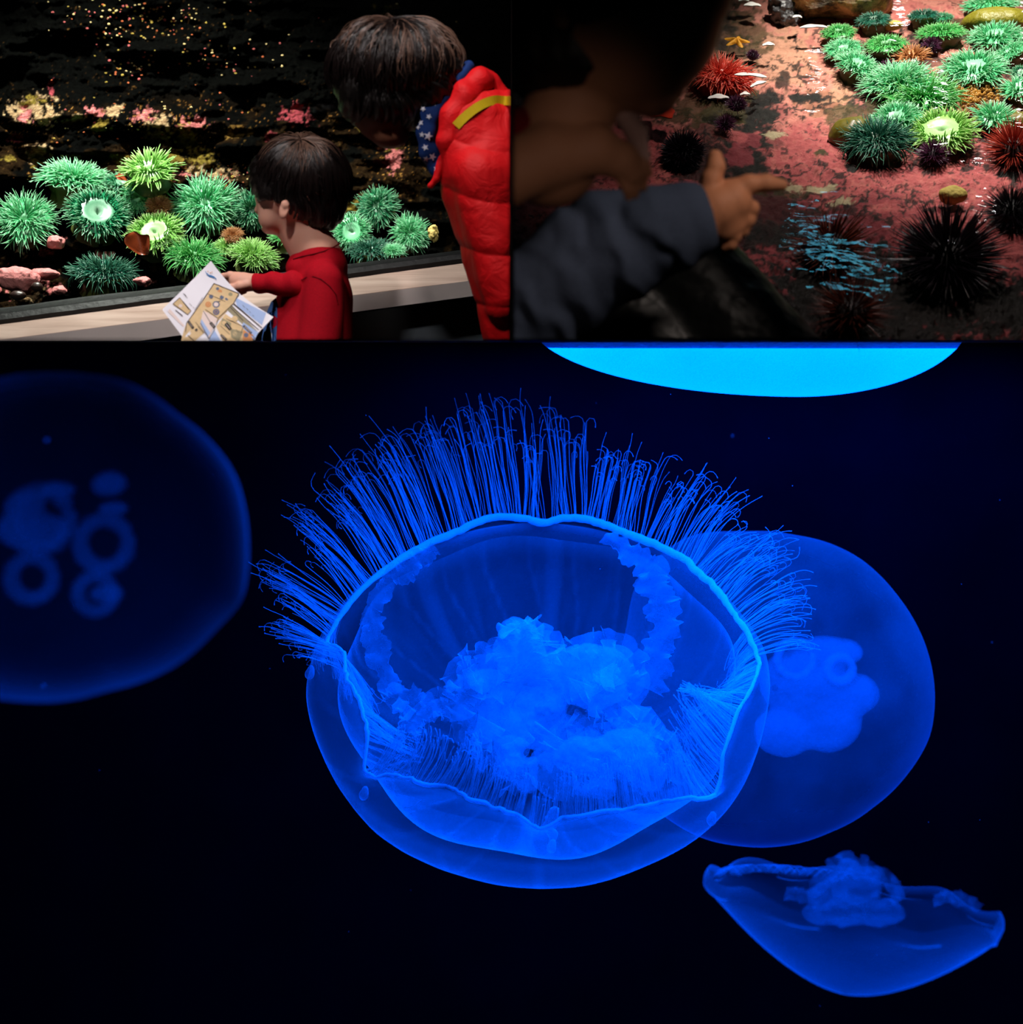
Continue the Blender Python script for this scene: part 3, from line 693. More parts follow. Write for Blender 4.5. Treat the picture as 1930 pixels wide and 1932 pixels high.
# shirt
def fold(Y0, amp, f1, f2): return lambda X, Y, Z: amp * (np.sin(f1 * X + 6 * np.sin(f2 * Z)) * 0.5 + (fbm(X * 16, Y * 16, Z * 9, 3) - 0.5) * 1.3)
q = Sdf(Yb, 2.0, 12)
q.chain([((600, 492, 10), 50), ((600, 560, 8), 62), ((592, 660, 6), 72)]); q.ell((622, 500, 4), (34, 30, 44)); q.ell((566, 505, 0), (26, 22, 34))
q.cap((612, 528, -46), (600, 660, -52), 35, 42, 10)                     # near upper arm
q.ell((540, 600, 14), (28, 60, 32))
q.ell((588, 456, 8), (47, 24, 50), 12, 5, sub=True)                     # neck opening
q.disp(fold(Yb, 0.0035, 30, 5))
shirt = obj('shirt', q.mesh('shirt', M_RED, [(2, 1, ZC)]), boy); shirt['label'] = 'red cotton long-sleeved top'
q = Sdf(Yb, 1.8, 8); q.chain([((588, 540, -26), 24), ((556, 537, -32), 24), ((520, 535, -27), 20), ((488, 534, -22), 18.5)]); q.cap((476, 534, -22), (462, 534, -22), 16, 16, 2, sub=True)
q.disp(lambda X, Y, Z: 0.0016 * np.sin(X * 160 + Z * 60)); sl_ = obj('sleeve', q.mesh('sleeve', M_RED), boy); sl_['label'] = 'red sleeve of the arm holding the map'
# seams, collar ribbing, small mark on the chest, printed front
M_SEAM = plain('dark_red_thread', (96, 0, 12), 0.8, 0.1, 0); M_NAVY = plain('navy_embroidery', (44, 40, 84), 0.7, 0.2, 0)
M_PBL = plain('blue_print', (62, 100, 158), 0.8, 0.15, 0); M_PBK = plain('black_print', (18, 20, 36), 0.8, 0.15, 0); M_PWH = plain('white_print', (226, 222, 224), 0.8, 0.15, 0); M_PRD = plain('red_print', (176, 16, 44), 0.8, 0.15, 0)
from mathutils.bvhtree import BVHTree
def surf_of(o):
    co = [o.matrix_world @ v.co for v in o.data.vertices]; w = Vector((0, 0, 0)); p_ = o
    while p_ is not None: w += p_.location; p_ = p_.parent
    return BVHTree.FromPolygons([v.co + w for v in o.data.vertices], [p.vertices[:] for p in o.data.polygons])
def hit(bvh, px, py, Y=2.0, lift=0.0012):
    d = P(px, py, 1.0).normalized(); r = bvh.ray_cast(Vector((0, 0, 0)), d)
    if r[0] is None: return np.array(P(px, py, Y))
    return np.array(r[0] - d * lift)
def draped_line(name, bvh, pts, w, m, parent, Y=2.6, lift=0.0008):
    pts = [hit(bvh, a, b, Y, lift) for a, b in pts]
    V, Q, t = tubes([pts], np.full((1, len(pts)), w), 5); return obj(name, mesh_data(name, V, Q, m), parent)
def draped_patch(name, bvh, poly, m, parent, Y=2.6, lift=0.0015, step=4.0):
    """thin appliqué of a polygon (pixels) laid on a garment surface"""
    poly = np.array(poly, float); cx, cy = poly.mean(0); rings = [0.0, 0.35, 0.7, 1.0]; n = len(poly)
    dense = []
    for i in range(n):
        a, b = poly[i], poly[(i + 1) % n]; m_ = max(1, int(np.hypot(*(b - a)) / step))
        for j in range(m_): dense.append(a + (b - a) * j / m_)
    dense = np.array(dense); k = len(dense)
    V = [hit(bvh, cx + (x - cx) * r, cy + (y - cy) * r, Y, lift) for r in rings for x, y in dense]
    Q = [(a * k + j, a * k + (j + 1) % k, (a + 1) * k + (j + 1) % k, (a + 1) * k + j) for a in range(len(rings) - 1) for j in range(k)]
    return V, Q
def patches(name, bvh, items, mats, parent, Y=2.6, lift=0.0015):
    Vs, Qs, MI, off = [], [], [], 0
    for z_, (poly, mi) in enumerate(items):
        V, Q = draped_patch(name, bvh, poly, None, None, Y, lift + 0.0002 * z_); Vs += V; Qs += [tuple(i + off for i in q_) for q_ in Q]; MI += [mi] * len(Q); off += len(V)
    return obj(name, mesh_data(name, Vs, Qs, mats, True, mi=MI), parent)
bs = surf_of(shirt)
draped_line('shoulder_seam', bs, [(560, 540), (566, 530), (577, 524), (592, 522), (606, 527), (622, 540), (634, 556), (637, 572)], 0.0011, M_SEAM, shirt)
draped_line('collar_seam', bs, [(553, 489), (570, 484), (590, 480), (612, 474), (630, 466), (642, 459)], 0.0014, M_SEAM, shirt)
patches('chest_mark', bs, [([(524, 521), (534, 515), (540, 514), (531, 521), (537, 522), (526, 528), (530, 522)], 0)], [M_NAVY], shirt)
patches('printed_front', bs, [([(511, 570), (520, 562), (523, 570), (523, 600), (521, 648), (492, 648), (496, 625), (499, 600)], 0), ([(504, 612), (516, 594), (523, 600), (522, 614), (512, 622), (500, 628)], 3),
    ([(498, 626), (508, 620), (513, 630), (512, 648), (497, 648), (495, 638)], 2), ([(499, 632), (511, 631), (511, 633), (499, 634)], 1), ([(504, 622), (506, 622), (506, 648), (504, 648)], 1), ([(506, 592), (520, 583), (521, 585), (507, 595)], 1)], [M_PBL, M_PBK, M_PWH, M_PRD], shirt)
# the far hand's white cuff behind the red arm
# ------------------------------------------------------------------ the paper map
Ym = 2.50
A_, B_, L_, K_ = [np.array(v, float) for v in ((398, 492), (516, 598), (306, 584), (404, 716))]
def sheet(u, v, lift=0.0):
    """u along the top edge to the right, v down the left edge"""
    u = np.asarray(u, float); v = np.asarray(v, float)
    px = A_[0] * (1 - u) * (1 - v) + B_[0] * u * (1 - v) + L_[0] * (1 - u) * v + K_[0] * u * v
    py = A_[1] * (1 - u) * (1 - v) + B_[1] * u * (1 - v) + L_[1] * (1 - u) * v + K_[1] * u * v
    px = px - 7 * np.sin(np.pi * u) * (1 - v) + 6 * np.sin(np.pi * v) * (1 - u); py = py - 5 * np.sin(np.pi * v) * (1 - u) + 7 * np.sin(np.pi * u) * (1 - v)
    dY = 0.75 * (575 - py) * Ym / F + 0.012 * np.sin(u * 3.0) + 0.008 * np.sin(v * 4 + u * 2) - lift
    Y = Ym + dY; return np.stack([(px - 965) * Y / F, Y, (644.5 - py) * Y / F], -1)
M_PAPER = plain('white_map_paper', (232, 228, 236), 0.6, 0.25, 0)
mapo = empty('paper_map', P(400, 640, Ym)); tag(mapo, 'white printed paper map with beige floor plans, held up by the boy', 'map')
gu, gv = np.meshgrid(np.linspace(0, 1, 40), np.linspace(0, 1, 40), indexing='ij')
fr_ = sheet(gu, gv).reshape(-1, 3); bk = sheet(gu, gv, -0.0009).reshape(-1, 3); qf = grid_faces(40, 40)
po = obj('sheet', mesh_data('sheet', np.concatenate([fr_, bk]), np.concatenate([qf, qf[:, ::-1] + 1600]), M_PAPER), mapo); clip(po, (0, 0, ZC), (0, 0, -1))
# inverse of the bilinear outline, to lay print down where the photo shows it
def uv_of(px, py):
    u, v = 0.4, 0.4
    for _ in range(30):
        def f(u, v):
            x = A_[0] * (1 - u) * (1 - v) + B_[0] * u * (1 - v) + L_[0] * (1 - u) * v + K_[0] * u * v - 7 * math.sin(math.pi * u) * (1 - v) + 6 * math.sin(math.pi * v) * (1 - u)
            y = A_[1] * (1 - u) * (1 - v) + B_[1] * u * (1 - v) + L_[1] * (1 - u) * v + K_[1] * u * v - 5 * math.sin(math.pi * v) * (1 - u) + 7 * math.sin(math.pi * u) * (1 - v)
            return np.array([x - px, y - py])
        e = f(u, v); h = 1e-4; J = np.stack([(f(u + h, v) - e) / h, (f(u, v + h) - e) / h], 1)
        st_ = np.linalg.solve(J, -e); u += st_[0]; v += st_[1]
        if np.abs(st_).max() < 1e-6: break
    return u, v
PR = {'V': [], 'Q': [], 'T': [], 'M': []}
def poly_on(pts, mi, lv):
    """one flat print area: polygon in pixels, fan from the centre"""
    uv = []
    n = len(pts)
    for i in range(n):
        a = np.array(pts[i], float); b = np.array(pts[(i + 1) % n], float); m_ = max(1, int(np.hypot(*(b - a)) / 8))
        for j in range(m_): uv.append(uv_of(*(a + (b - a) * j / m_)))
    uv = np.array(uv); c = uv.mean(0); k = len(uv); off = len(PR['V'])
    rings = [0.02, 0.5, 1.0]
    for r in rings:
        w_ = c + (uv - c) * r; PR['V'] += list(sheet(w_[:, 0], w_[:, 1], 0.0010 + 0.0003 * lv))
    for a in range(2):
        for j in range(k):
            PR['Q'].append((off + a * k + j, off + a * k + (j + 1) % k, off + (a + 1) * k + (j + 1) % k, off + (a + 1) * k + j)); PR['M'].append(mi)
def line_on(pts, w, mi, lv=3):
    for a, b in zip(pts, pts[1:]):
        a = np.array(a, float); b = np.array(b, float); d = b - a; L = max(np.hypot(*d), 1e-6); nn = np.array([-d[1], d[0]]) / L * w / 2
        poly_on([a - nn, b - nn, b + nn, a + nn], mi, lv)
def zm(x, y): return (300 + x * 260 / 1930.0, 480 + y * 166 / 1232.0)     # from the enlarged look at the sheet
MB = [plain('beige_ink', (214, 184, 140), 0.7, 0.2, 60, 0.2), plain('dark_brown_ink', (62, 46, 42), 0.7, 0.2, 0), plain('black_label_ink', (16, 14, 18), 0.7, 0.2, 0), plain('blue_ink', (40, 112, 178), 0.7, 0.2, 0),
      plain('pale_blue_ink', (160, 180, 220), 0.7, 0.2, 0), plain('pale_pink_ink', (226, 206, 200), 0.7, 0.2, 0), plain('olive_grey_ink', (150, 140, 112), 0.7, 0.2, 60, 0.3), plain('orange_ink', (206, 140, 92), 0.7, 0.2, 0), plain('slate_ink', (96, 104, 128), 0.7, 0.2, 0)]
Z = lambda *p: [zm(*v) for v in p]
for poly, mi, lv in [
    (Z((770, 405), (1115, 545), (1040, 690), (870, 890), (480, 1230), (300, 1230), (370, 1000), (480, 830), (640, 620)), 0, 0),
    (Z((790, 445), (1080, 560), (990, 660), (690, 560)), 5, 1), (Z((290, 605), (445, 790), (400, 840), (190, 700)), 0, 0), (Z((150, 760), (360, 1000), (330, 1010), (120, 800)), 5, 0),
    (Z((1065, 600), (1500, 820), (1440, 990), (1090, 720)), 4, 0), (Z((930, 830), (1180, 1010), (1340, 1230), (900, 1230), (800, 1010)), 0, 0),
    (Z((620, 780), (820, 900), (770, 1010), (700, 1160), (580, 960)), 5, 1), (Z((590, 900), (720, 1100), (680, 1160), (580, 980)), 4, 2), (Z((1010, 700), (1380, 1080), (1330, 1130), (960, 780)), 6, 1),
    (Z((1180, 950), (1390, 1090), (1340, 1200), (1160, 1010)), 4, 2), (Z((770, 1050), (880, 1230), (690, 1230)), 4, 2), (Z((880, 890), (1010, 960), (1000, 1060), (870, 980)), 6, 2), (Z((1000, 1040), (1180, 1080), (1120, 1220), (1010, 1160)), 6, 2), (Z((1180, 1060), (1330, 1130), (1290, 1230), (1170, 1230)), 7, 2)]:
    poly_on(poly, mi, lv)
def ringp(x, y, r, n=9): return [zm(x + r * math.cos(i * 2 * math.pi / n), y + r * 0.95 * math.sin(i * 2 * math.pi / n)) for i in range(n)]
for x, y, r, mi in [(800, 700, 52, 8), (800, 700, 34, 5), (800, 805, 48, 8), (800, 805, 32, 7), (690, 700, 44, 7), (690, 700, 26, 0), (850, 520, 34, 7), (730, 590, 30, 8), (880, 600, 30, 8), (1000, 560, 30, 6), (1060, 900, 44, 0), (910, 960, 34, 0), (820, 480, 24, 8), (950, 620, 26, 8), (300, 720, 26, 5), (1060, 1110, 54, 6), (1060, 1110, 34, 0), (1220, 1130, 34, 8)]:
    poly_on(ringp(x, y, r), mi, 3 if mi != 5 else 4)
for pts, w in [(((770, 405), (640, 600), (480, 830), (385, 960), (370, 1090)), 1.2), (((770, 405), (1120, 548), (1040, 690), (830, 890)), 1.2), (((1045, 690), (1440, 1030)), 2.0), (((1010, 720), (1400, 1060)), 1.2), (((650, 770), (830, 900), (800, 990)), 1.0),
               (((290, 605), (450, 790), (400, 840), (195, 690), (290, 605)), 0.9), (((400, 1130), (520, 1230)), 1.2), (((620, 790), (780, 1050), (700, 1180), (580, 960)), 1.0), (((680, 550), (930, 660)), 0.8), (((940, 900), (1180, 1010), (1150, 1100)), 1.0),
               (((610, 600), (500, 780)), 0.6), (((230, 780), (330, 860), (280, 820)), 1.6), (((860, 1000), (990, 1120)), 0.8), (((1180, 1010), (1360, 1190)), 1.0), (((750, 690), (860, 650)), 1.2), (((1000, 740), (1180, 930)), 1.4), (((330, 660), (420, 770)), 0.7)]:
    line_on(Z(*pts), w, 1)
for x, y, dx, dy, w in [(445, 985, 70, 95, 3.4), (750, 990, 60, 70, 4.4), (970, 1010, 70, 90, 5.0), (1240, 1050, 110, 110, 2.6), (905, 1160, 80, 70, 3.0), (522, 1055, 18, 22, 3.6)]:
    line_on(Z((x - dx / 2, y - dy / 2), (x + dx / 2, y + dy / 2)), w + 1.2, 2, 4); line_on(Z((x - dx / 2.6, y - dy / 2.6), (x + dx / 2.6, y + dy / 2.6)), 0.7, 5, 6)
for x, y, L in [(1170, 710, 46), (1225, 755, 36), (1268, 800, 34), (1310, 850, 30), (340, 545, 90), (352, 552, 50), (425, 685, 60), (480, 735, 30), (510, 950, 120), (545, 1010, 130), (590, 1040, 120), (1080, 1050, 60)]:
    for k in range(int(L / 9)): line_on(Z((x + k * 9 * 0.66, y + k * 9 * 0.75), (x + k * 9 * 0.66 + 4.4, y + k * 9 * 0.75 + 4.6)), 0.9, 1, 5)
sw = [(650, 235), (668, 268), (700, 295), (735, 303), (775, 320), (803, 345)]
for (a, b), wd in zip(zip(sw, sw[1:]), (1.0, 2.0, 3.0, 2.6, 1.4)): line_on(Z(a, b), wd, 3, 4)
for x, y in ((684, 238), (718, 256), (742, 248)): poly_on(ringp(x, y, 9, 6), 7, 4)
pm = obj('map_print', mesh_data('map_print', PR['V'], PR['Q'], MB, False, mi=PR['M']), mapo); pm['label'] = 'beige floor plans, black tags and a blue wave printed on the map'
clip(pm, (0, 0, ZC), (0, 0, -1))

# ------------------------------------------------------------------ the person in the red puffer jacket
Yj = 2.50
per = empty('person', P(880, 640, Yj)); tag(per, 'person with a dark bob leaning over in a red puffer jacket and starry scarf', 'person')
q = Sdf(Yj, 2.6, 12)
q.ell((752, 150, 0), (98, 96, 92)); q.ell((722, 205, -6), (62, 58, 66)); q.ell((736, 258, -8), (34, 22, 34)); q.ell((700, 236, -10), (16, 22, 26)); q.cap((790, 190, 5), (850, 240, 8), 48, 50)
q.chain([((870, 250, 14), 40), ((960, 400, 20), 50), ((1010, 660, 20), 50)])
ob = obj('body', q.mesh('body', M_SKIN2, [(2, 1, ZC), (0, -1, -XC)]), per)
q = Sdf(Yj, 2.4, 12)
q.ell((748, 142, 0), (118, 100, 104)); q.ell((690, 170, -10), (56, 70, 84)); q.ell((810, 160, 0), (66, 70, 88)); q.ell((846, 140, 4), (40, 48, 60)); q.ell((740, 200, -20), (76, 42, 74))
q.disp(locks(Yj, (748, 142, 0), (118, 104, 100), (-0.05, -0.80, -0.35), 0.016, 8.0))
hj = obj('hair', q.mesh('hair', M_HAIR), per)
def hang_(pts, k, g):
    # below the widest ring the strands leave the head and hang, curling in at the ends
    z0 = P(0, 185, Yj).z; low = np.clip(z0 - pts[..., 2], 0, 1); pts[..., 0] += (P(742, 0, Yj).x - pts[..., 0]) * low * 0.8; return pts
def thj(x, y, z): return 1.75 if abs(x) > 0.5 else 1.7
strands('hair_strands', Yj, (746, 144, 0), (120, 101, 106), (-0.05, -0.80, -0.35), 1700, thj, M_STR, hj, 8, lift=9, thick=0.95, th0=(0.0, 0.9), wob=0.12, hang=hang_, K=14)
strands('hair_strands', Yj, (748, 144, 0), (122, 103, 107), (0.02, -0.80, -0.30), 330, lambda x, y, z: 1.5 if x > -0.2 else 1.2, M_STR2, hj, 9, lift=11, thick=0.8, th0=(0.1, 0.9), wob=0.12, hang=hang_, K=14)  # pale strands paint in the highlights here too
# scarf
tr_ = NT('navy_scarf_cloth'); M_SCARF = tr_.done(tr_.pbr(tr_.mix(tr_.noise(40, 3), lin((14, 34, 84)), lin((24, 60, 128))), 0.8, 0.2))
M_STAR = plain('white_star_print', (222, 222, 236), 0.8, 0.2, 0)
q = Sdf(Yj, 2.0, 8); q.chain([((884, 128, -22), 12), ((864, 150, -34), 15), ((836, 180, -44), 18), ((812, 214, -46), 20), ((804, 250, -40), 20), ((812, 285, -32), 19), ((824, 318, -22), 16), ((834, 336, -18), 10)])
q.disp(lambda X, Y, Z: 0.002 * np.sin(X * 120 - Z * 60)); scf = obj('scarf', q.mesh('scarf', M_SCARF), per); scf['label'] = 'navy blue scarf printed with white stars'
bsc = surf_of(scf); stars = []
for i, (x, y, r, a) in enumerate([(819, 193, 8, 0.2), (809, 220, 6, 0.5), (793, 231, 7, 1.0), (808, 257, 9, 0.3), (796, 254, 6, 0.1), (802, 278, 7, 0.9), (816, 296, 8, 0.4), (845, 168, 7, 0.8), (861, 137, 4, 0.2), (823, 318, 6, 0.2), (788, 240, 5, 0.4), (804, 300, 6, 0.2), (846, 150, 4, 0.6), (798, 205, 6, 0.6)]):
    stars.append(([(x + (r if k % 2 == 0 else r * 0.42) * math.sin(a + k * math.pi / 5), y - (r if k % 2 == 0 else r * 0.42) * math.cos(a + k * math.pi / 5)) for k in range(10)], 0))
patches('star_print', bsc, stars, [M_STAR], scf, Yj, 0.0014)
# puffer jacket
tj = NT('red_nylon'); nj = tj.noise(24, 4, 0.6, None, 1.2); M_JKT = tj.done(tj.pbr(tj.mix(nj, lin((198, 10, 18)), lin((226, 20, 26))), 0.6, 0.2, tj.bump(nj, 0.35, 0.012)))
q = Sdf(Yj, 2.6, 14)
q.chain([((905, 235, 0), 72), ((925, 330, 0), 96), ((960, 440, 6), 96), ((985, 540, 10), 92), ((1010, 660, 14), 92)])
q.ell((985, 250, 20), (90, 84, 80)); q.ell((880, 275, -40), (44, 90, 44), 4); q.cap((905, 330, -66), (960, 560, -60), 52, 50, 16)
seams = [(0.0, 0.0)]
def puff(X, Y, Z):
    px = 965 + X / Y * F; py = 644.5 - Z / Y * F
    v = py - 0.10 * (px - 900) - 20 * np.sin((px - 840) / 60.0)
    ph = (v - 262) / 98.0; s_ = np.abs(np.sin(np.pi * ph)); return np.where(v > 225, -0.0055 * np.sqrt(s_) + 0.004, -0.001) + (fbm(X * 24, Y * 24, Z * 24, 2) - 0.5) * 0.006 + (fbm(X * 60, Y * 60, Z * 22, 2) - 0.5) * 0.0012
q.disp(puff); q.ell((812, 225, -40), (26, 60, 60), 10, 6, sub=True)
jk = obj('jacket', q.mesh('jacket', M_JKT, [(2, 1, ZC), (0, -1, -XC)]), per); jk['label'] = 'bright red quilted puffer jacket'
q = Sdf(Yj, 2.2, 8); q.chain([((922, 152, 10), 20), ((902, 156, -24), 26), ((878, 182, -44), 28), ((856, 220, -52), 26), ((846, 266, -54), 22), ((850, 304, -48), 14)]); q.chain([((905, 145, 0), 18), ((925, 160, 6), 20), ((945, 185, 10), 22)])
q.chain([((836, 300, -40), 9), ((822, 338, -38), 7), ((813, 350, -36), 7)], 4)
q.disp(lambda X, Y, Z: 0.0022 * np.sin(X * 110 + Z * 60) * fbm(X * 20, Y * 20, Z * 20, 2)); hd = obj('hood', q.mesh('hood', M_JKT, [(0, -1, -XC)]), per); hd['label'] = 'folded-down red hood and hanging cord'
# yellow bag strap lying over the shoulder
M_YEL = plain('yellow_webbing', (222, 190, 26), 0.6, 0.3, 90, 0.12)
bj = surf_of(jk); bh = surf_of(hd)
def strap(path, w, th):
    pts = []
    for x, y in path:
        d = P(x, y, 1.0).normalized(); r1 = bj.ray_cast(Vector((0, 0, 0)), d); r2 = bh.ray_cast(Vector((0, 0, 0)), d)
        t = min([r[3] for r in (r1, r2) if r[0] is not None] or [2.45]); pts.append(np.array(d * (t - 0.004)))
    pts = np.array(pts); pts[1:-1] = (pts[:-2] + 2 * pts[1:-1] + pts[2:]) / 4; pts[1:-1] = (pts[:-2] + 2 * pts[1:-1] + pts[2:]) / 4
    T = np.gradient(pts, axis=0); T /= np.linalg.norm(T, axis=1, keepdims=True); view = pts / np.linalg.norm(pts, axis=1, keepdims=True)
    S = np.cross(T, view); S /= np.linalg.norm(S, axis=1, keepdims=True)
    ring = [pts + S * w - view * th, pts - S * w - view * th, pts - S * w + view * th, pts + S * w + view * th]
    V = np.stack(ring, 1).reshape(-1, 3); n = len(pts); Q = [(i * 4 + j, i * 4 + (j + 1) % 4, (i + 1) * 4 + (j + 1) % 4, (i + 1) * 4 + j) for i in range(n - 1) for j in range(4)] + [(0, 1, 2, 3), (n * 4 - 1, n * 4 - 2, n * 4 - 3, n * 4 - 4)]
    return V, Q
tt_ = np.linspace(0, 1, 24); path = [(860 + 104 * t, 238 - 50 * math.sin(min(1, t * 1.25) * math.pi / 2) ** 0.9 + (2 if t > .8 else 0)) for t in tt_]
V, Q = strap(path, 0.0080, 0.0018); sp = obj('bag_strap', mesh_data('bag_strap', V, Q, M_YEL, False), loc=V[0]); tag(sp, 'yellow bag strap crossing the shoulder of the red puffer jacket', 'strap')
clip(sp, (-XC, 0, 0), (1, 0, 0))
# ------------------------------------------------------------------ touch pool: sloping bed under shallow water
CS, CC = 0.75, 1.783
PN = np.array([0.0, -0.6, 0.8])                         # normal of the pool bed
def bedY(py): return CC / (CS - (644.5 - py) / F)
nu, nv = 470, 330
U, Vv = np.meshgrid(np.linspace(960, 2010, nu), np.linspace(700, -70, nv), indexing='ij')
Yb_ = bedY(Vv); base = np.stack([(U - 965) * Yb_ / F, Yb_, (644.5 - Vv) * Yb_ / F], -1)
pxs, pys = U.ravel(), Vv.ravel()
sh = 1.0 + (640 - pys) / 640 * -0.25                    # features shrink with distance
dsp = 0.030 * fbm(pxs / 70, pys / 42, 2.2, 4) + 0.016 * fbm(pxs / 14, pys / 8, 4.2, 4)
dk = lambda cx, cy, rx, ry, f=14.0: np.clip(1.4 - np.sqrt(((pxs - cx) / rx) ** 2 + ((pys - cy) / ry) ** 2) + (fbm(pxs / f, pys / (f * 0.6), cx * 0.31, 4) - 0.5) * 2.0, 0, 1)
SAL, PNK, CRM, MAR = lin((226, 150, 132)), lin((188, 92, 92)), lin((146, 58, 66)), lin((84, 32, 34))
DRK, OLV, OCH, BEI = lin((18, 16, 10)), lin((70, 62, 28)), lin((118, 92, 40)), lin((214, 168, 132))
g1 = fbm(pxs / 46, pys / 26, 7.0, 4); g2 = fbm(pxs / 10, pys / 6, 9.0, 3)
colr = np.array(PNK)[None] * np.ones((len(pxs), 1))
def lay(w, c, s=1.0, a=0.25, b=0.6):
    global colr
    w = sstep(a, b, w)[:, None] * s; colr = colr * (1 - w) + np.array(c) * w
lay(sstep(330, 120, pys) * 0.9 + (g1 - 0.5), SAL, 0.9); lay(g2, SAL, 0.25, 0.55, 0.7); lay(sstep(300, 520, pys) + (g1 - 0.5) * 1.2, CRM, 0.75); lay(g1, CRM, 0.5, 0.52, 0.66)  # salmon far, crimson near: light falloff put into the bed colour
lay(dk(1470, 100, 70, 55), BEI, 0.55); lay(dk(1560, 190, 50, 26), OCH, 0.5); lay(dk(1590, 170, 30, 34), BEI, 0.6)
cr = np.abs(fbm(pxs / 22, pys / 13, 12.0, 4) - 0.5); lay((0.085 - cr) * sstep(0.35, 0.6, g1) * 1.6, DRK, 0.9, 0.03, 0.075)      # dark crack lines
lay(fbm(pxs / 9, pys / 5, 21.0, 3) - 0.66 + 0.10 * (fbm(pxs / 60, pys / 34, 31.0, 2) - 0.5), DRK, 0.8, 0.0, 0.06)
for b, c, s in [((1380, 190, 60, 55), OLV, 1), ((1350, 240, 50, 30), DRK, .7), ((1405, 290, 40, 66), DRK, 1), ((1430, 350, 60, 30), DRK, 1), ((1440, 210, 30, 30), DRK, 1), ((1440, 380, 70, 30), DRK, 1), ((1450, 180, 30, 14), DRK, 1), ((1520, 178, 44, 7), DRK, 1), ((1330, 300, 80, 40), DRK, .9),
                ((1440, 420, 80, 50), DRK, .95), ((1380, 60, 70, 60), OLV, .8), ((1320, 40, 60, 50), DRK, .8), ((1560, 440, 110, 60), DRK, .8), ((1300, 200, 60, 30), OLV, .8), ((1700, 560, 260, 90), DRK, 1), ((1600, 560, 140, 90), DRK, 1),
                ((1470, 350, 50, 18), OLV, .7), ((1450, 260, 30, 20), DRK, .5), ((1480, 150, 20, 12), DRK, .9), ((1890, 560, 60, 60), DRK, 1), ((1700, 110, 90, 60), DRK, .75), ((1660, 175, 50, 50), DRK, .8), ((1800, 140, 120, 50), DRK, .6), ((1850, 180, 60, 34), OCH, .8), ((1880, 230, 60, 40), DRK, .7), ((1640, 230, 50, 40), OLV, .8), ((1590, 210, 30, 24), OLV, .8), ((1720, 20, 80, 22), PNK, .6), ((1860, 60, 90, 40), OLV, .9), ((1760, 60, 60, 26), DRK, .7), ((1610, 310, 16, 10), DRK, 1), ((1905, 322, 22, 9), DRK, 1), ((1550, 285, 14, 6), OLV, 1), ((1390, 420, 24, 30), MAR, .6)]:
    lay(dk(*b), c, s)
for b, c in [((1790, 90, 36, 12), SAL), ((1740, 135, 26, 14), SAL), ((1410, 262, 24, 12), CRM), ((1395, 290, 26, 20), CRM), ((1450, 385, 44, 26), MAR), ((1380, 250, 30, 10), PNK), ((1630, 50, 34, 12), PNK), ((1800, 90, 50, 14), SAL), ((1700, 140, 18, 18), PNK), ((1400, 150, 34, 24), SAL), ((1660, 50, 30, 9), PNK), ((1570, 405, 40, 12), CRM), ((1900, 460, 30, 50), PNK), ((1850, 420, 24, 26), PNK), ((1620, 430, 60, 20), CRM)]:
    lay(dk(*b), c, .85)
for cx, cy in ((1460, 250), (1540, 350), (1500, 345), (1590, 378), (1560, 350)): lay(dk(cx, cy, 20, 7, 5.0), lin((196, 190, 150)), .8)
wet = np.clip(dk(1720, 560, 240, 80), 0, 1); dsp = dsp - 0.02 * wet
VX = base.reshape(-1, 3) + PN * (dsp - 0.030)[:, None]
VX[:, 0] = np.maximum(VX[:, 0], 0.003); VX[:, 2] = np.maximum(VX[:, 2], 0.003)
tr_ = NT('pool_crust'); nz = tr_.noise(85, 6, 0.72); nz2 = tr_.noise(26, 5, 0.6, None, 1.0)
cc = tr_.mix(nz, tr_.mix(1.0, tr_.attr('pig', 'Color'), (0.42, 0.36, 0.34), 'MULTIPLY'), tr_.attr('pig', 'Color'))
M_BED = tr_.done(tr_.pbr(cc, 0.5, 0.3, tr_.bump(tr_.math('ADD', nz, nz2), 0.7, 0.012)))
bed = obj('pool_bed', mesh_data('pool_bed', VX, grid_faces(nu, nv), M_BED, True, {'pig': colr}), loc=P(1500, 400, 2.7)); tag(bed, 'pink crusted rock bed of the touch pool, dark cracks across it', 'rock')
def on_bed(px, py, up=0.0): return np.array(P(px, py, float(bedY(py)))) + PN * up

# boulder, mounds and stones
tb = NT('tan_barnacled_rock'); nb = tb.noise(16, 6, 0.7); nb2 = tb.noise(60, 4)
M_BOUL = tb.done(tb.pbr(tb.ramp(nb, [(0.38, lin((20, 20, 16))), (0.46, lin((110, 92, 52))), (0.58, lin((190, 164, 106)))]), 0.55, 0.4, tb.bump(nb2, 0.8, 0.02)))
M_GREY = plain('wet_grey_rock', (74, 72, 74), 0.3, 0.6, 14, 0.5, 0.8, 40); M_OLIVE = plain('olive_turf_rock', (120, 112, 28), 0.4, 0.5, 30, 0.4, 0.6, 70)
M_SPON = plain('yellow_green_sponge', (176, 158, 84), 0.75, 0.2, 50, 0.2, 0.5, 90); M_OLV2 = plain('olive_anemone_base', (92, 84, 26), 0.35, 0.5, 16, 0.3)
def lump(name, px, py, rx, ry, m, label, cat, seed=1, rough=0.35, up=0.02, d=0.8, rot=0, vox=None):
    Y = float(bedY(py)) - up; return stone(name, px, py, rx, ry, Y, m, label, cat, None, seed, rough, d, vox, rot)
lump('boulder', 1566, 4, 108, 46, M_BOUL, 'big tan barnacled boulder at the far edge of the pool', 'rock', 4, 0.5, 0.03, 0.9, -4)
lump('boulder', 1478, 22, 24, 34, M_GREY, 'wet grey rock leaning on the outer end of the tan boulder', 'rock', 14, 0.4, 0.04, 0.9, 24)
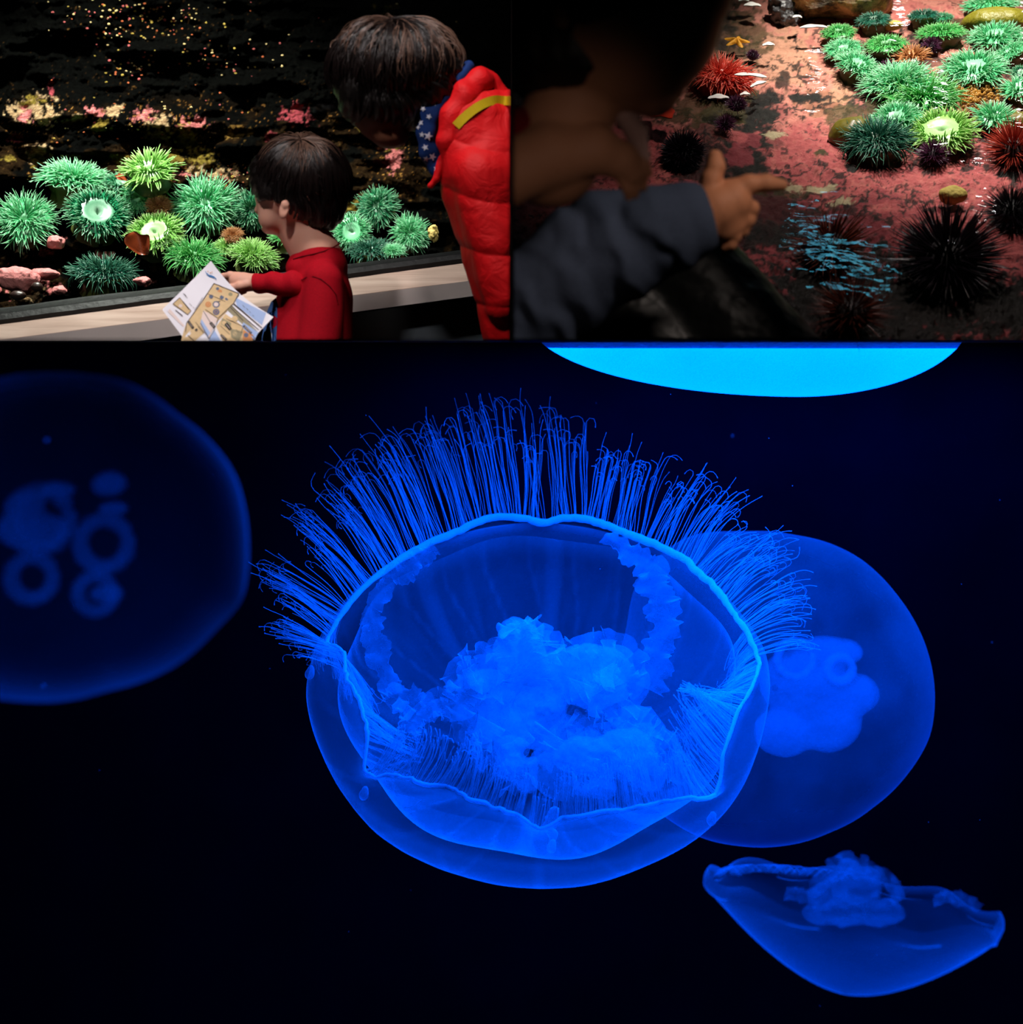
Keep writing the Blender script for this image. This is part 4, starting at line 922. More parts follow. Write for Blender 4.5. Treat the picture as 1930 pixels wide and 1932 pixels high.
lump('mound', 1886, 46, 72, 30, M_OLIVE, 'olive green turf-covered mound with glints in the far corner', 'rock', 6, 0.25, 0.02)
lump('mound', 1922, 236, 38, 26, M_OLV2, 'smooth olive mound above the orange-red urchin', 'rock', 7, 0.15, 0.02)
lump('mound', 1604, 254, 42, 34, M_OLV2, 'olive swollen foot beside the dark teal anemone', 'rock', 8, 0.15, 0.01, rot=20)
lump('sponge', 1682, 48, 22, 9, M_SPON, 'small mustard sponge between two far green anemones', 'sponge', 9, 0.15, 0.02)
lump('sponge', 1798, 368, 27, 18, M_SPON, 'yellow-green round sponge above the big black urchin', 'sponge', 10, 0.15, 0.03)
lump('mound', 1660, 172, 26, 18, M_OLV2, 'olive foot under the leaning small green anemone', 'rock', 11, 0.2, 0.0, rot=30)
# concrete edge of the pool in front
M_CONC = plain('dark_wet_concrete', (24, 26, 25), 0.45, 0.4, 9, 0.3, 0.12, 50)
q = Sdf(2.20, 3.4, 20); q.cap((1296, 524, 20), (1500, 770, -40), 112, 118); q.cap((1150, 560, 40), (1300, 760, 0), 120, 130)
q.disp(lambda X, Y, Z: (fbm(X * 30, Y * 30, Z * 30, 4) - 0.5) * 0.008)
o = obj('pool_edge', q.mesh('pool_edge', M_CONC, [(2, 1, ZC), (0, 1, XC)]), loc=P(1480, 640, 2.2)); tag(o, 'dark wet rounded concrete rim of the touch pool under the grey sleeve', 'rim')

# anemones of the pool
GP = 'sea anemones in the touch pool'
TP = [(1776, 249, 72, 52, 'lime', 'open', 0, 'large bright lime anemone with a round disc, biggest in the pool'),
 (1654, 264, 64, 44, 'deep', 'flow', 0, 'dark blue-teal anemone on an olive foot beside the bright lime one'),
 (1690, 224, 50, 36, 'mint', 'full', -6, 'pale green anemone tucked behind the dark teal one'),
 (1737, 182, 72, 42, 'green', 'flow', 4, 'deep green striped anemone in the middle of the overlapping clump'),
 (1692, 156, 68, 34, 'mint', 'shag', -6, 'light green shaggy anemone behind the deep green striped one'),
 (1838, 131, 64, 40, 'mint', 'full', 4, 'bluish green anemone with two white glints in its centre'),
 (1878, 70, 54, 27, 'mint', 'full', 0, 'pale mint anemone below the olive turf mound'),
 (1776, 62, 50, 18, 'green', 'fine', 0, 'flat green anemone with a white streak, above the small purple urchin'),
 (1671, 86, 46, 24, 'green', 'fine', 0, 'mid green flat anemone speckled with white glints'),
 (1591, 94, 42, 27, 'mint', 'fine', 0, 'pale fuzzy green anemone on the pink rock, outermost of the far ones'),
 (1582, 62, 36, 19, 'green', 'fine', 0, 'small green anemone just above the pale fuzzy one'),
 (1648, 38, 36, 17, 'deep', 'fine', 0, 'dim green anemone under the tan boulder\'s shadow'),
 (1618, 124, 44, 26, 'mint', 'full', 22, 'leaning green anemone on an olive foot at the edge of the pink rock'),
 (1876, 222, 42, 32, 'mint', 'spiky', 14, 'mint spiky anemone between the small red urchin and the olive mound'),
 (1922, 168, 34, 26, 'mint', 'spiky', 0, 'pale green anemone cut off by the picture edge, right of the gravel patch'),
 (1905, 100, 44, 20, 'mint', 'fine', -24, 'soft pale green anemone sloping down under the mint one below the mound'),
 (1926, 138, 20, 18, 'teal', 'full', 0, 'sliver of dark green anemone at the picture edge'),
 (1742, 30, 34, 12, 'deep', 'fine', 0, 'dull small green anemone near the white glints at the far side'),
 (1775, 34, 26, 11, 'teal', 'fine', 0, 'small bluish anemone beside the dull far one'),
 (1868, 10, 58, 16, 'mint', 'fine', 0, 'pale green anemone at the top edge above the olive mound'),
 (1720, 106, 34, 20, 'tan', 'spiky', 0, 'tan brown anemone with spiky arms and white glints'),
 (1359, 141, 62, 34, 'red', 'flow', 14, 'coral red anemone with a crimson foot beside the dark head')]
for i, (px, py, rx, ry, c, kd, ln, lb) in enumerate(TP):
    anemone(px, py, rx, ry, float(bedY(py)) - 0.055, c, kd, 20 + i % 3, lb, GP, ln, i * 61)

# urchins: round tests bristling with spines
def urchin(px, py, R, col, n, label, seed, up=0.3, spl=0.62, th=0.02, flat=0.7, stick=0.0):
    g = np.random.default_rng(seed); Y = float(bedY(py)) - 0.03; s = Y / F; c = np.array(P(px, py, Y)); r = R * s * 0.5
    root = empty('sea_urchin', Vector(c)); tag(root, label, 'sea urchin', 'sea urchins in the touch pool')
    k = np.arange(n) + 0.5; zz = 1 - 1.25 * k / n; ph = k * 2.39996; rr = np.sqrt(np.clip(1 - zz ** 2, 0, 1))
    d = np.stack([rr * np.cos(ph), rr * np.sin(ph), zz], 1) + g.normal(0, 0.10, (n, 3)); d /= np.linalg.norm(d, axis=1, keepdims=True)
    z_ = PN; x_ = np.array([1.0, 0, 0]); y_ = np.cross(z_, x_)
    D = d[:, :1] * x_ + d[:, 1:2] * y_ + d[:, 2:] * z_
    L = r * 2 * spl * g.uniform(0.6, 1.15, n); b = c + D * r * np.array([1, 1, 1])[None] * 0.8
    t = np.linspace(0, 1, 4)[None, :, None]; bend = g.normal(0, 0.06, (n, 1, 3)) * L[:, None, None]
    pts = b[:, None] + D[:, None] * (L[:, None, None] * t) + bend * t ** 2
    rad = th * r * 2 * np.array([1.0, 0.9, 0.6, 0.12])[None] * np.ones((n, 1))
    V, Q, tt = tubes(pts, rad, 4); so = obj('spines', mesh_data('spines', V, Q, M_U[col]), root); tag(so, kind='stuff')
    a = np.linspace(0, 2 * np.pi, 24, endpoint=False); b_ = np.linspace(0.001, np.pi - 0.001, 14); A, B = np.meshgrid(a, b_, indexing='ij')
    loc_ = np.stack([np.sin(B) * np.cos(A), np.sin(B) * np.sin(A), np.cos(B) * flat], -1).reshape(-1, 3)
    V = c + r * (loc_[:, :1] * x_ + loc_[:, 1:2] * y_ + loc_[:, 2:] * z_)
    obj('test', mesh_data('test', V, grid_faces(24, 14, True), M_U[col + '_b']), root); return root
M_U = {}
for k, c, c2 in [('black', (20, 12, 20), (8, 6, 10)), ('purple', (74, 34, 62), (36, 14, 32)), ('red', (150, 52, 38), (46, 14, 12)), ('brown', (96, 44, 30), (26, 12, 12))]:
    M_U[k] = plain(k + '_spines', c, 0.3, 0.5, 0); M_U[k + '_b'] = plain(k + '_test', c2, 0.6, 0.3, 60, 0.3)
for a in [(1788, 490, 118, 'black', 420, 'huge black long-spined urchin, largest in the pool', 1, .3, .62, .015), (1908, 402, 66, 'black', 420, 'black bristly urchin at the picture edge beside the yellow-green sponge', 2, .3, .5, .014),
          (1912, 284, 66, 'red', 340, 'orange-red spiny urchin below the olive mound', 3, .3, .62, .018), (1760, 292, 38, 'purple', 320, 'flat purple urchin right under the bright lime anemone', 4, .3, .5, .02),
          (1757, 88, 27, 'purple', 260, 'small dark purple urchin near the tan brown anemone', 5, .3, .4, .024), (1389, 200, 27, 'purple', 260, 'purple urchin with a pale shell shard beside it', 6, .3, .5, .024),
          (1368, 236, 26, 'purple', 260, 'dark purple urchin below the one by the shell shard', 7, .3, .5, .024), (1420, 106, 20, 'purple', 220, 'small purple urchin behind the coral red anemone', 8, .3, .35, .026),
          (1826, 222, 20, 'red', 220, 'little red urchin at the rim of the bright lime anemone', 9, .3, .5, .026), (1568, 470, 84, 'brown', 300, 'reddish brown urchin under the first cyan reflections', 10, .3, .68, .014),
          (1606, 590, 80, 'brown', 260, 'dim brown urchin at the bottom beside the concrete rim', 11, .3, .68, .014), (1288, 290, 62, 'black', 520, 'blue-black glinting urchin between the hands', 12, .3, .36, .022),
          (1674, 124, 16, 'purple', 160, 'tiny maroon urchin between the leaning anemone and the tan one', 13, .3, .5, .028)]:
    urchin(*a)
# starfish, kelp scraps, shell shards, gravel
def star_mesh(px, py, R, m, label):
    c = on_bed(px, py, 0.02); s = float(bedY(py)) / F; x_ = np.array([1.0, 0, 0]); y_ = np.cross(PN, x_)
    na, nr = 50, 8; A, Rr = np.meshgrid(np.linspace(0, 2 * np.pi, na, endpoint=False), np.linspace(0, 1, nr), indexing='ij')
    rad = R * s * (0.30 + 0.70 * np.abs(np.cos(2.5 * A)) ** 3); h = 0.35 * R * s * np.sqrt(np.clip(1 - Rr ** 2, 0, 1)) * (0.4 + 0.6 * (1 - Rr))
    x = rad * Rr * np.cos(A); y = rad * Rr * np.sin(A)
    V = (c + x[..., None] * x_ + y[..., None] * y_ + h[..., None] * PN).reshape(-1, 3)
    o = obj('starfish', mesh_data('starfish', V, grid_faces(na, nr, True), m), loc=c); tag(o, label, 'starfish')
star_mesh(1388, 94, 26, plain('orange_starfish_skin', (206, 140, 30), 0.6, 0.3, 60, 0.3, 0.5), 'small orange starfish behind the dark head')
def shard(px, py, L, W_, rot, label, name='shell_fragment', cat='shell', m=None, up=0.045):
    c = on_bed(px, py, up); s = float(bedY(py)) / F; x_ = np.array([1.0, 0, 0]); y_ = np.cross(PN, x_); r = math.radians(rot); n, k = 14, 5
    Uq, Vq = np.meshgrid(np.linspace(-1, 1, n), np.linspace(-1, 1, k), indexing='ij'); w = np.sqrt(np.clip(1.02 - Uq ** 2, 0, 1)) * (1 + 0.25 * np.sin(Uq * 5 + px))
    x = Uq * L * s; y = Vq * w * W_ * s * 2.0; x, y = x * math.cos(r) - y * math.sin(r), x * math.sin(r) + y * math.cos(r)
    top = (c + x[..., None] * x_ + y[..., None] * y_ + (0.004 * (1 - Uq ** 2))[..., None] * PN).reshape(-1, 3); bot = top - PN * 0.002; q = grid_faces(n, k)
    o = obj(name, mesh_data(name, np.concatenate([top, bot]), np.concatenate([q, q[:, ::-1] + len(top)]), m or M_SHELL), loc=c); tag(o, label, cat); return o
M_SHELL = plain('white_shell', (232, 226, 220), 0.4, 0.5, 40, 0.1); M_KELPR = plain('rust_red_kelp', (170, 44, 22), 0.3, 0.6, 18, 0.4, 0.3); M_KELPO = plain('orange_kelp', (206, 110, 60), 0.35, 0.6, 18, 0.3, 0.3)
shard(1352, 219, 20, 4, 4, 'white sliver of shell above the lower purple urchin'); shard(1402, 213, 10, 2.6, 6, 'short white shell sliver right of the two purple urchins')
shard(1412, 177, 30, 3, -10, 'long pale twig-like shard on the pink rock', 'driftwood_twig', 'twig'); shard(1427, 193, 20, 2.4, 34, 'slanting pale shard under the twig')
shard(1400, 26, 28, 7, 8, 'large pale stone chip at the far side beside the dark head'); shard(1416, 42, 16, 4, -4, 'small pale chip below the large far one'); shard(1400, 33, 10, 2.2, 0, 'thin pale chip between the two far ones')
shard(1446, 118, 12, 3, 6, 'pale pink flake beside the small purple urchin'); shard(1530, 84, 26, 2.8, 3, 'long cream flake across the pink rock'); shard(1500, 65, 9, 2.4, 0, 'cream flake near the boulder')
shard(1212, 230, 34, 14, -30, 'glossy orange kelp blade under the dark chin', 'kelp_blade', 'kelp', M_KELPO); shard(1245, 246, 26, 14, 20, 'rust red kelp blade above the blue-black urchin', 'kelp_blade', 'kelp', M_KELPR)
shard(1338, 164, 26, 10, 16, 'dark crimson flap hanging under the coral red anemone', 'red_algae', 'algae', plain('crimson_algae', (170, 10, 20), 0.35, 0.5, 10, 0.3), 0.03)
Vs, Qs, off = [], [], 0
for i in range(260):
    px = 1835 + RNG.normal() * 34; py = 186 + RNG.normal() * 13; r = RNG.uniform(1.6, 4.2)
    if px > 1990: continue
    c = on_bed(px, py, 0.012); s = float(bedY(py)) / F * r
    th = np.arange(7) * 2 * np.pi / 7; ring = np.stack([np.cos(th), np.sin(th) * -0.6 * 0 + 0, np.sin(th)], 1)
    V = np.concatenate([c + s * ring * k_ + PN * s * z_ for k_, z_ in ((1.0, 0.0), (0.9, 0.5), (0.4, 0.85), (0.02, 0.95))]); Vs.append(V)
    Qs += [(off + a * 7 + j, off + a * 7 + (j + 1) % 7, off + (a + 1) * 7 + (j + 1) % 7, off + (a + 1) * 7 + j) for a in range(3) for j in range(7)]; off += len(V)
o = obj('gravel', mesh_data('gravel', np.concatenate(Vs), Qs, plain('amber_gravel', (150, 104, 40), 0.25, 0.6, 40, 0.6)), loc=on_bed(1835, 186)); tag(o, 'amber gravel patch between the lime and the edge-cut pale anemones', 'gravel', kind='stuff')
# water sheet over the bed
tw = NT('clear_rippling_water'); co = tw.n('TexCoord').outputs['Object']
mw = tw.n('Mapping', Vector=co, Scale=(1.0, 1.7, 1.7)).outputs[0]
wv = tw.math('ADD', tw.noise(9.0, 2, 0.5, mw, 0.4), tw.math('MULTIPLY', tw.noise(24.0, 2, 0.5, mw, 0.3), 0.22))
nrm = tw.bump(wv, 0.10, 0.03)
M_WATER = tw.done(fresnel_mix(tw, 1.33, tw.n('BsdfTransparent', Color=(0.97, 0.99, 0.98, 1)).outputs[0], tw.n('BsdfGlossy', Roughness=0.02, Color=(1, 1, 1, 1), Normal=nrm).outputs[0], 1.0, nrm))
gu, gv = np.meshgrid(np.linspace(966, 2010, 60), np.linspace(640, -70, 60), indexing='ij'); Yw = bedY(gv)
VW = (np.stack([(gu - 965) * Yw / F, Yw, (644.5 - gv) * Yw / F], -1) + PN * 0.075).reshape(-1, 3); VW[:, 2] = np.maximum(VW[:, 2], 0.003)
o = obj('pool_water', mesh_data('pool_water', VW, grid_faces(60, 60)[:, ::-1], M_WATER), loc=P(1500, 300, 2.8)); tag(o, 'clear shallow water of the touch pool with ripples', 'water', kind='structure')

# ------------------------------------------------------------------ children at the pool
Yh = 1.62
p1 = empty('person', P(1180, 640, Yh)); tag(p1, 'child in shadow with a red collar, face bent over the touch pool', 'person')
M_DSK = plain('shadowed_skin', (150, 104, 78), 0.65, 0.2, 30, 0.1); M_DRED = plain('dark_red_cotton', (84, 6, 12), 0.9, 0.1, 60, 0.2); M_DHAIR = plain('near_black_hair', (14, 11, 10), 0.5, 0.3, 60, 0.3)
q = Sdf(Yh, 4.0, 14)
q.ell((1150, 40, 0), (210, 170, 150)); q.ell((1290, 10, 0), (96, 74, 90), 30); q.ell((1226, 116, 0), (72, 90, 80), 12); q.ell((1322, 60, 0), (28, 20, 50), 30)
q.ell((1303, 112, -4), (15, 24, 14), 20, 8); q.ell((1284, 156, -2), (13, 9, 20), 0, 6); q.ell((1276, 176, -2), (13, 9, 20), 0, 6); q.ell((1240, 196, 0), (36, 25, 36), 20)   # nose, lips, chin
q.ell((1180, 150, 10), (80, 66, 70)); q.cap((1110, 120, 10), (1040, 300, 20), 84, 92)
q.chain([((900, 350, -40), 66), ((1040, 292, -44), 58), ((1120, 282, -44), 46), ((1172, 304, -30), 34), ((1190, 326, -24), 26)], 14)      # bare forearm bent to the hand
q.chain([((1196, 322, -20), 12), ((1212, 338, -14), 10), ((1214, 354, -8), 8)], 4); q.chain([((1186, 334, -26), 12), ((1198, 352, -20), 10), ((1198, 368, -12), 8)], 4); q.chain([((1174, 338, -32), 12), ((1184, 358, -26), 10), ((1186, 372, -18), 8)], 4)
q.chain([((1198, 300, -34), 12), ((1218, 312, -30), 10), ((1224, 328, -24), 8)], 4)
q.ell((1060, 20, -138), (18, 34, 10), 0, 5)
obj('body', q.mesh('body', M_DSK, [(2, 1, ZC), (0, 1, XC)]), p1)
q = Sdf(Yh, 4.0, 18); q.ell((1120, 0, 0), (240, 150, 166)); q.ell((1080, 110, 10), (150, 90, 140)); q.ell((1290, -30, 0), (104, 66, 98), 30); q.ell((1270, 130, -60), (70, 70, 70), 0, 10, sub=True)
q.disp(lambda X, Y, Z: (fbm(X * 60, Y * 60, Z * 20, 3) - 0.5) * 0.008); obj('hair', q.mesh('hair', M_DHAIR, [(2, 1, ZC), (0, 1, XC)]), p1)
q = Sdf(Yh, 4.0, 18); q.chain([((950, 262, 0), 60), ((1050, 252, 0), 48), ((1110, 262, -6), 40)]);
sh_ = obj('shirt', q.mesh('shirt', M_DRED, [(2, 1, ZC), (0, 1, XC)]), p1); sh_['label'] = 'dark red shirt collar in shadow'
q = Sdf(Yh, 3.4, 10); q.chain([((1176, 214, 10), 22), ((1200, 250, 12), 20), ((1212, 300, 14), 16)]); cf = obj('cuff', q.mesh('cuff', plain('pale_grey_cuff', (150, 120, 112), 0.8, 0.1, 30, 0.1)), p1); cf['label'] = 'pale cuff edge behind the chin'
# second child: grey sleeve and pointing hand
Yg = 1.90
p2 = empty('person', P(1150, 640, Yg)); tag(p2, 'child in a slate blue sleeve pointing a finger over the touch pool', 'person')
M_HSK = plain('hand_skin', (206, 136, 98), 0.6, 0.3, 40, 0.08)
q = Sdf(Yg, 2.6, 10)
q.chain([((900, 640, 40), 90), ((1060, 520, 20), 62), ((1240, 440, 0), 48), ((1316, 418, 0), 42)])                # arm inside the sleeve
q.chain([((1316, 414, 0), 44), ((1352, 392, 0), 44), ((1378, 380, 0), 40)]); q.ell((1366, 412, 6), (44, 46, 30), -30)       # palm
q.chain([((1336, 372, -6), 26), ((1342, 338, -10), 19), ((1350, 314, -10), 17), ((1349, 296, -8), 14)], 8)             # thumb standing up
q.chain([((1378, 362, -4), 24), ((1412, 348, -8), 18), ((1446, 345, -6), 16), ((1474, 349, -2), 12)], 8)             # index finger
q.chain([((1392, 384, 4), 22), ((1416, 392, 14), 16), ((1412, 412, 24), 14), ((1394, 414, 28), 12)], 5)              # curled middle
q.chain([((1388, 402, 6), 20), ((1408, 414, 16), 15), ((1400, 434, 24), 13), ((1384, 432, 28), 11)], 5)
q.chain([((1376, 420, 4), 19), ((1386, 444, 8), 13), ((1378, 460, 12), 12), ((1368, 466, 14), 10)], 5)
obj('body', q.mesh('body', M_HSK, [(2, 1, ZC), (0, 1, XC)]), p2)
ts = NT('slate_blue_jersey'); wv_ = ts.noise(300, 2); M_SLATE = ts.done(ts.pbr(ts.mix(wv_, lin((56, 64, 82)), lin((76, 86, 106))), 0.9, 0.1, ts.bump(wv_, 0.25, 0.003)))
q = Sdf(Yg, 2.8, 20)
q.chain([((860, 700, 40), 150), ((1010, 570, 20), 108), ((1140, 490, 0), 92), ((1240, 440, 0), 84), ((1292, 420, 0), 76)]); q.ell((1110, 420, 0), (110, 50, 60), 26)
q.cap((1302, 416, 0), (1350, 400, 0), 58, 58, 4, sub=True)
def sfold(X, Y, Z):
    px = 965 + X / Y * F; py = 644.5 - Z / Y * F; t = (px - 1000) * 0.84 + (620 - py) * 0.54
    return 0.0045 * np.sin(t / 15.0 + 2.0 * fbm(px / 70, py / 70, 1, 2) * 3) * sstep(330, 200, np.abs(t - 60)) * 0.8 + (fbm(X * 12, Y * 12, Z * 12, 2) - 0.5) * 0.006
q.disp(sfold); sl2 = obj('sleeve', q.mesh('sleeve', M_SLATE, [(2, 1, ZC), (0, 1, XC)]), p2); sl2['label'] = 'slate blue long sleeve with soft creases'
# ------------------------------------------------------------------ moon jellies in the dark tank
M_BELL = jelly_mat('gelatin_bell', 0.052, rim=3.0, pat=(5.0, 0.5)); M_SUB = jelly_mat('gelatin_subumbrella', 0.055, rim=3.0, pat=(7.0, 0.6))
M_FRILL = jelly_mat('frilled_arm', 0.30, 0.95, pat=(30.0, 1.6)); M_FIL = jelly_mat('tentacle_filament', 0.30); M_FILL = jelly_mat('short_tentacle_filament', 0.26)
M_BRIGHT = jelly_mat('thick_gelatin', 0.8, 0.66, pat=(5.0, 1.4)); M_DIM = jelly_mat('thin_gelatin', 0.07, 0.8, rim=7.0); M_DIMF = jelly_mat('thin_frill', 0.34, 0.7, pat=(12, 1.6), solid=True)
M_MASS = jelly_mat('arm_tissue', 0.75, 0.95, pat=(11.0, 1.9), solid=True); M_BACK = jelly_mat('soft_gelatin', 0.12, 0.8, rim=3.0, pat=(6.0, 0.7)); M_BACKF = jelly_mat('soft_frill', 0.8, 0.85, pat=(5.0, 1.9), solid=True)
CJ = (1016, 1268, 3.0)
class Frame:
    def __init__(s, px, py, Y, Rpx, phi, roll=0.0, yaw=0.0):
        s.C = np.array(P(px, py, Y)); s.R = Rpx * Y / F; w = s.C / np.linalg.norm(s.C)
        up = np.array([0, 0, 1.0]); up -= w * (up @ w); up /= np.linalg.norm(up); rt = np.cross(w, up)
        r = math.radians(roll); rt, up = rt * math.cos(r) + up * math.sin(r), up * math.cos(r) - rt * math.sin(r)
        y = math.radians(yaw); rt, w = rt * math.cos(y) + w * math.sin(y), w * math.cos(y) - rt * math.sin(y)
        f = math.radians(phi); s.e1 = rt; s.n = -w * math.sin(f) + up * math.cos(f); s.e2 = np.cross(s.n, s.e1); s.w = w; s.up = up
        if s.e2 @ up < 0: s.e2 = -s.e2
    def __call__(s, x, y, z): return s.C + s.R * (np.asarray(x)[..., None] * s.e1 + np.asarray(y)[..., None] * s.e2 + np.asarray(z)[..., None] * s.n)
FJ = Frame(*CJ[:2], CJ[2], 431, 46)
# margin of the bell: azimuth (0 right, 90 far side), radius, height above the rim plane, how far it folds inwards
MT = np.array([(-180, .84, .12, 1), (-168, .83, .14, 1), (-158, .80, .15, 1), (-147, .82, .13, 1), (-139, .93, .03, 1), (-132, .85, .08, 1), (-115, .80, .11, 1), (-105, .80, .08, 1), (-95, .80, .05, 1), (-90, .83, -.02, 1), (-84, .80, .03, 1), (-72, .83, .06, 1), (-60, .87, .06, 1),
               (-50, .93, .06, 1), (-43, .97, -.02, 1), (-35, .90, .08, 1), (-22, .88, .12, 1), (-8, .93, .10, 1), (4, .97, .03, .8), (14, .95, .04, .5), (25, .955, .03, .3), (38, .97, .03, .15), (45, .99, .03, .1), (50, 1.0, .02, 0), (62, .985, .03, 0), (72, 1.01, .03, 0), (82, 1.03, .03, 0), (88.5, .985, .0, 0),
               (95, 1.02, .03, 0), (104, 1.04, .03, 0), (113, .995, .02, 0), (124, .98, .02, .05), (138, .955, .03, .2), (150, .95, .04, .4), (162, .95, .04, .6), (172, .96, .03, .8), (180, .84, .12, 1)])
MT[-1, 1:] = MT[0, 1:]
def mg(a, c): return np.interp((np.degrees(a) + 180) % 360 - 180, MT[:, 0], MT[:, c])
def sm(a, c, wdt=0.03):
    return sum(mg(a + d * wdt, c) * k for d, k in zip((-2, -1, 0, 1, 2), (.1, .2, .4, .2, .1)))
def jelly_bell(fr, H, na=360, nt=60, nm=16, lobes=None, wob=0.012):
    a = np.linspace(-np.pi, np.pi, na, endpoint=False)
    r_m, h_m, c_m = sm(a, 1), sm(a, 2), sm(a, 3)
    t = np.linspace(0.02, np.pi / 2, nt)
    A, T = np.meshgrid(a, t, indexing='ij')
    eq = 1 + 0.006 * np.sin(8 * A + 1) - 0.012 * np.exp(-((np.degrees(A) + 90) / 9) ** 2)
    Rr = np.sin(T) ** 0.94 * eq; Z = -H * np.cos(T)
    k = np.linspace(0, 1, nm + 1)[1:]; A2, K2 = np.meshgrid(a, k, indexing='ij')
    e_ = eq[:, -1:]; P1r = e_ * (1 + 0.0 * K2); P1z = (0.10 * c_m)[:, None] + 0 * K2
    R2 = (1 - K2) ** 2 * e_ + 2 * K2 * (1 - K2) * P1r + K2 ** 2 * r_m[:, None]; Z2 = 2 * K2 * (1 - K2) * P1z + K2 ** 2 * h_m[:, None]
    AA = np.concatenate([A, A2], 1); RR = np.concatenate([Rr, R2], 1); ZZ = np.concatenate([Z, Z2], 1)
    RR = RR * (1 + (fbm(np.cos(AA) * 3 + 5, np.sin(AA) * 3 + 5, ZZ * 3, 3) - 0.5) * wob * 2)
    V = fr(RR * np.cos(AA), RR * np.sin(AA), ZZ)
    edge = np.concatenate([np.zeros_like(A), sstep(0.80, 1.0, K2)], 1)
    fold = np.concatenate([(0.35 + 3.0 * (1 - c_m[:, None])) * sstep(np.pi / 2 - 0.10, np.pi / 2, T) + 2.2 * (1 - c_m[:, None]) * sstep(np.pi / 2 - 0.34, np.pi / 2, T), 0.35 * sstep(0.25, 0.0, K2)], 1) * 0.6  # extra density on the far side paints in a rim glow
    az = np.degrees(AA); notch = sum(np.exp(-((az - q + 180) % 360 - 180) ** 2 / 14.0) for q in (-139, -90, -43, 88.5)) * sstep(0.5, 1.0, np.concatenate([np.zeros_like(A), K2], 1)) * 0.7
    can = np.concatenate([sstep(0.90, 1.0, np.cos(16 * A)) * sstep(0.3, 0.9, T) * 0.12, np.zeros_like(A2)], 1)
    return V, grid_faces(na, nt + nm, True), (edge + fold + notch + can).ravel(), (a, r_m, h_m, c_m)
root = empty('moon_jelly', Vector(FJ.C)); tag(root, 'large moon jelly in the middle, open like a bowl with long raised tentacles', 'jellyfish', 'moon jellies in the dark tank')
V, Q, dn, (am, rm, hm, cm) = jelly_bell(FJ, 0.60)
bl = obj('bell', mesh_data('bell', V.reshape(-1, 3), Q, M_BELL, True, {'dens': dn}), root)
# lip: thickened scalloped margin
pts = FJ(rm * np.cos(am), rm * np.sin(am), hm + 0.004); pts = np.concatenate([pts, pts[:1]]); jit = (fbm(np.arange(361) / 2.2, 0, 3.3, 3) - 0.5)[:, None] * 0.010
rad_ = 0.0030 + 0.0056 * (1 - np.interp(np.arange(361), range(360), cm)) + 0.002 * vnoise(np.arange(361) / 3.0, 1.0)
V, Q, t = tubes([pts + jit], rad_[None], 8); lip = obj('margin_lip', mesh_data('margin_lip', V, Q, jelly_mat('margin_band', 1.3, 0.97)), root); lip['label'] = 'bright scalloped edge of the bell'
# inner bowl wall with faint radial canals
na, nt = 240, 40; A, T = np.meshgrid(np.linspace(-np.pi, np.pi, na, endpoint=False), np.linspace(0.05, np.pi / 2 + 0.12, nt), indexing='ij')
rr = 0.86 * np.sin(T) * (1 + 0.02 * np.sin(8 * A)); zz = -0.50 * np.cos(T) - 0.02
can = sstep(0.93, 1.0, np.cos(24 * A + 1.5 * np.sin(T * 3))) * 0.35 + sstep(0.85, 1.0, np.cos(8 * A + 0.7)) * 0.5 + sstep(1.42, 1.7, T) * 0.25 + 0.25 * fbm(A * 26, T * 5, 0, 2)
obj('subumbrella', mesh_data('subumbrella', FJ(rr * np.cos(A), rr * np.sin(A), zz).reshape(-1, 3), grid_faces(na, nt, True), M_SUB, True, {'dens': can.ravel()}), root)
# long outer tentacles standing up from the far margin
def fil(n, a0, a1, seed, Lf, dirf, bend, hook, rad, K=16, clump=0.0):
    g = np.random.default_rng(seed); az = np.radians(np.sort(g.uniform(a0, a1, n)))
    r = np.interp(az, am, rm); h = np.interp(az, am, hm); b = FJ(r * np.cos(az), r * np.sin(az), h)
    L = Lf(np.degrees(az)) * g.uniform(0.62, 1.05, n); cl = (np.floor(np.degrees(az) / 4.5)); cg = _perm[(cl * 97).astype(int) & 65535]
    L = L * (0.80 + 0.35 * cg)
    th = np.radians(dirf(np.degrees(az)) + g.normal(0, 2.6, n) + (cg - 0.5) * 14)
    dpt = g.normal(0, 0.16, n) + (cg - 0.5) * 0.3
    t = np.linspace(0, 1, K)[None]
    bd = bend(np.degrees(az))[:, None] * (t ** 2.0) * (0.6 + 0.8 * g.random((n, 1)))
    hk = np.where(g.random(n) < hook, g.choice([-1, 1], n) * g.uniform(1.5, 3.6, n), g.normal(0, 0.25, n))[:, None] * sstep(0.80, 1.0, t)
    ang = th[:, None] + bd + hk + 0.05 * np.sin(t * 9 + az[:, None] * 40)
    step = (L / (K - 1))[:, None] * np.where(t > 0.8, 0.75, 1.0)
    right = FJ.e1; up = np.array([0, 0.0, 1.0]) * 1.0; up = FJ.up
    d = np.cos(ang)[..., None] * right + np.sin(ang)[..., None] * up + (dpt[:, None] * np.ones_like(t))[..., None] * FJ.w
    pts = b[:, None] + np.cumsum(d * step[..., None], 1) - d[:, :1] * step[:, :1, None]
    # clumps lean together towards the tips
    R_ = rad * g.uniform(0.7, 1.25, n)[:, None] * np.array([1.25] + [1.0] * (K - 3) + [0.9, 1.5])[None]
    return tubes(pts, R_, 3)
f = FJ.R
Lo = lambda a: f * np.interp(a, [-12, 5, 20, 38, 55, 70, 90, 110, 130, 145, 160, 175, 190], [.22, .36, .42, .48, .46, .50, .66, .66, .66, .56, .46, .36, .24])
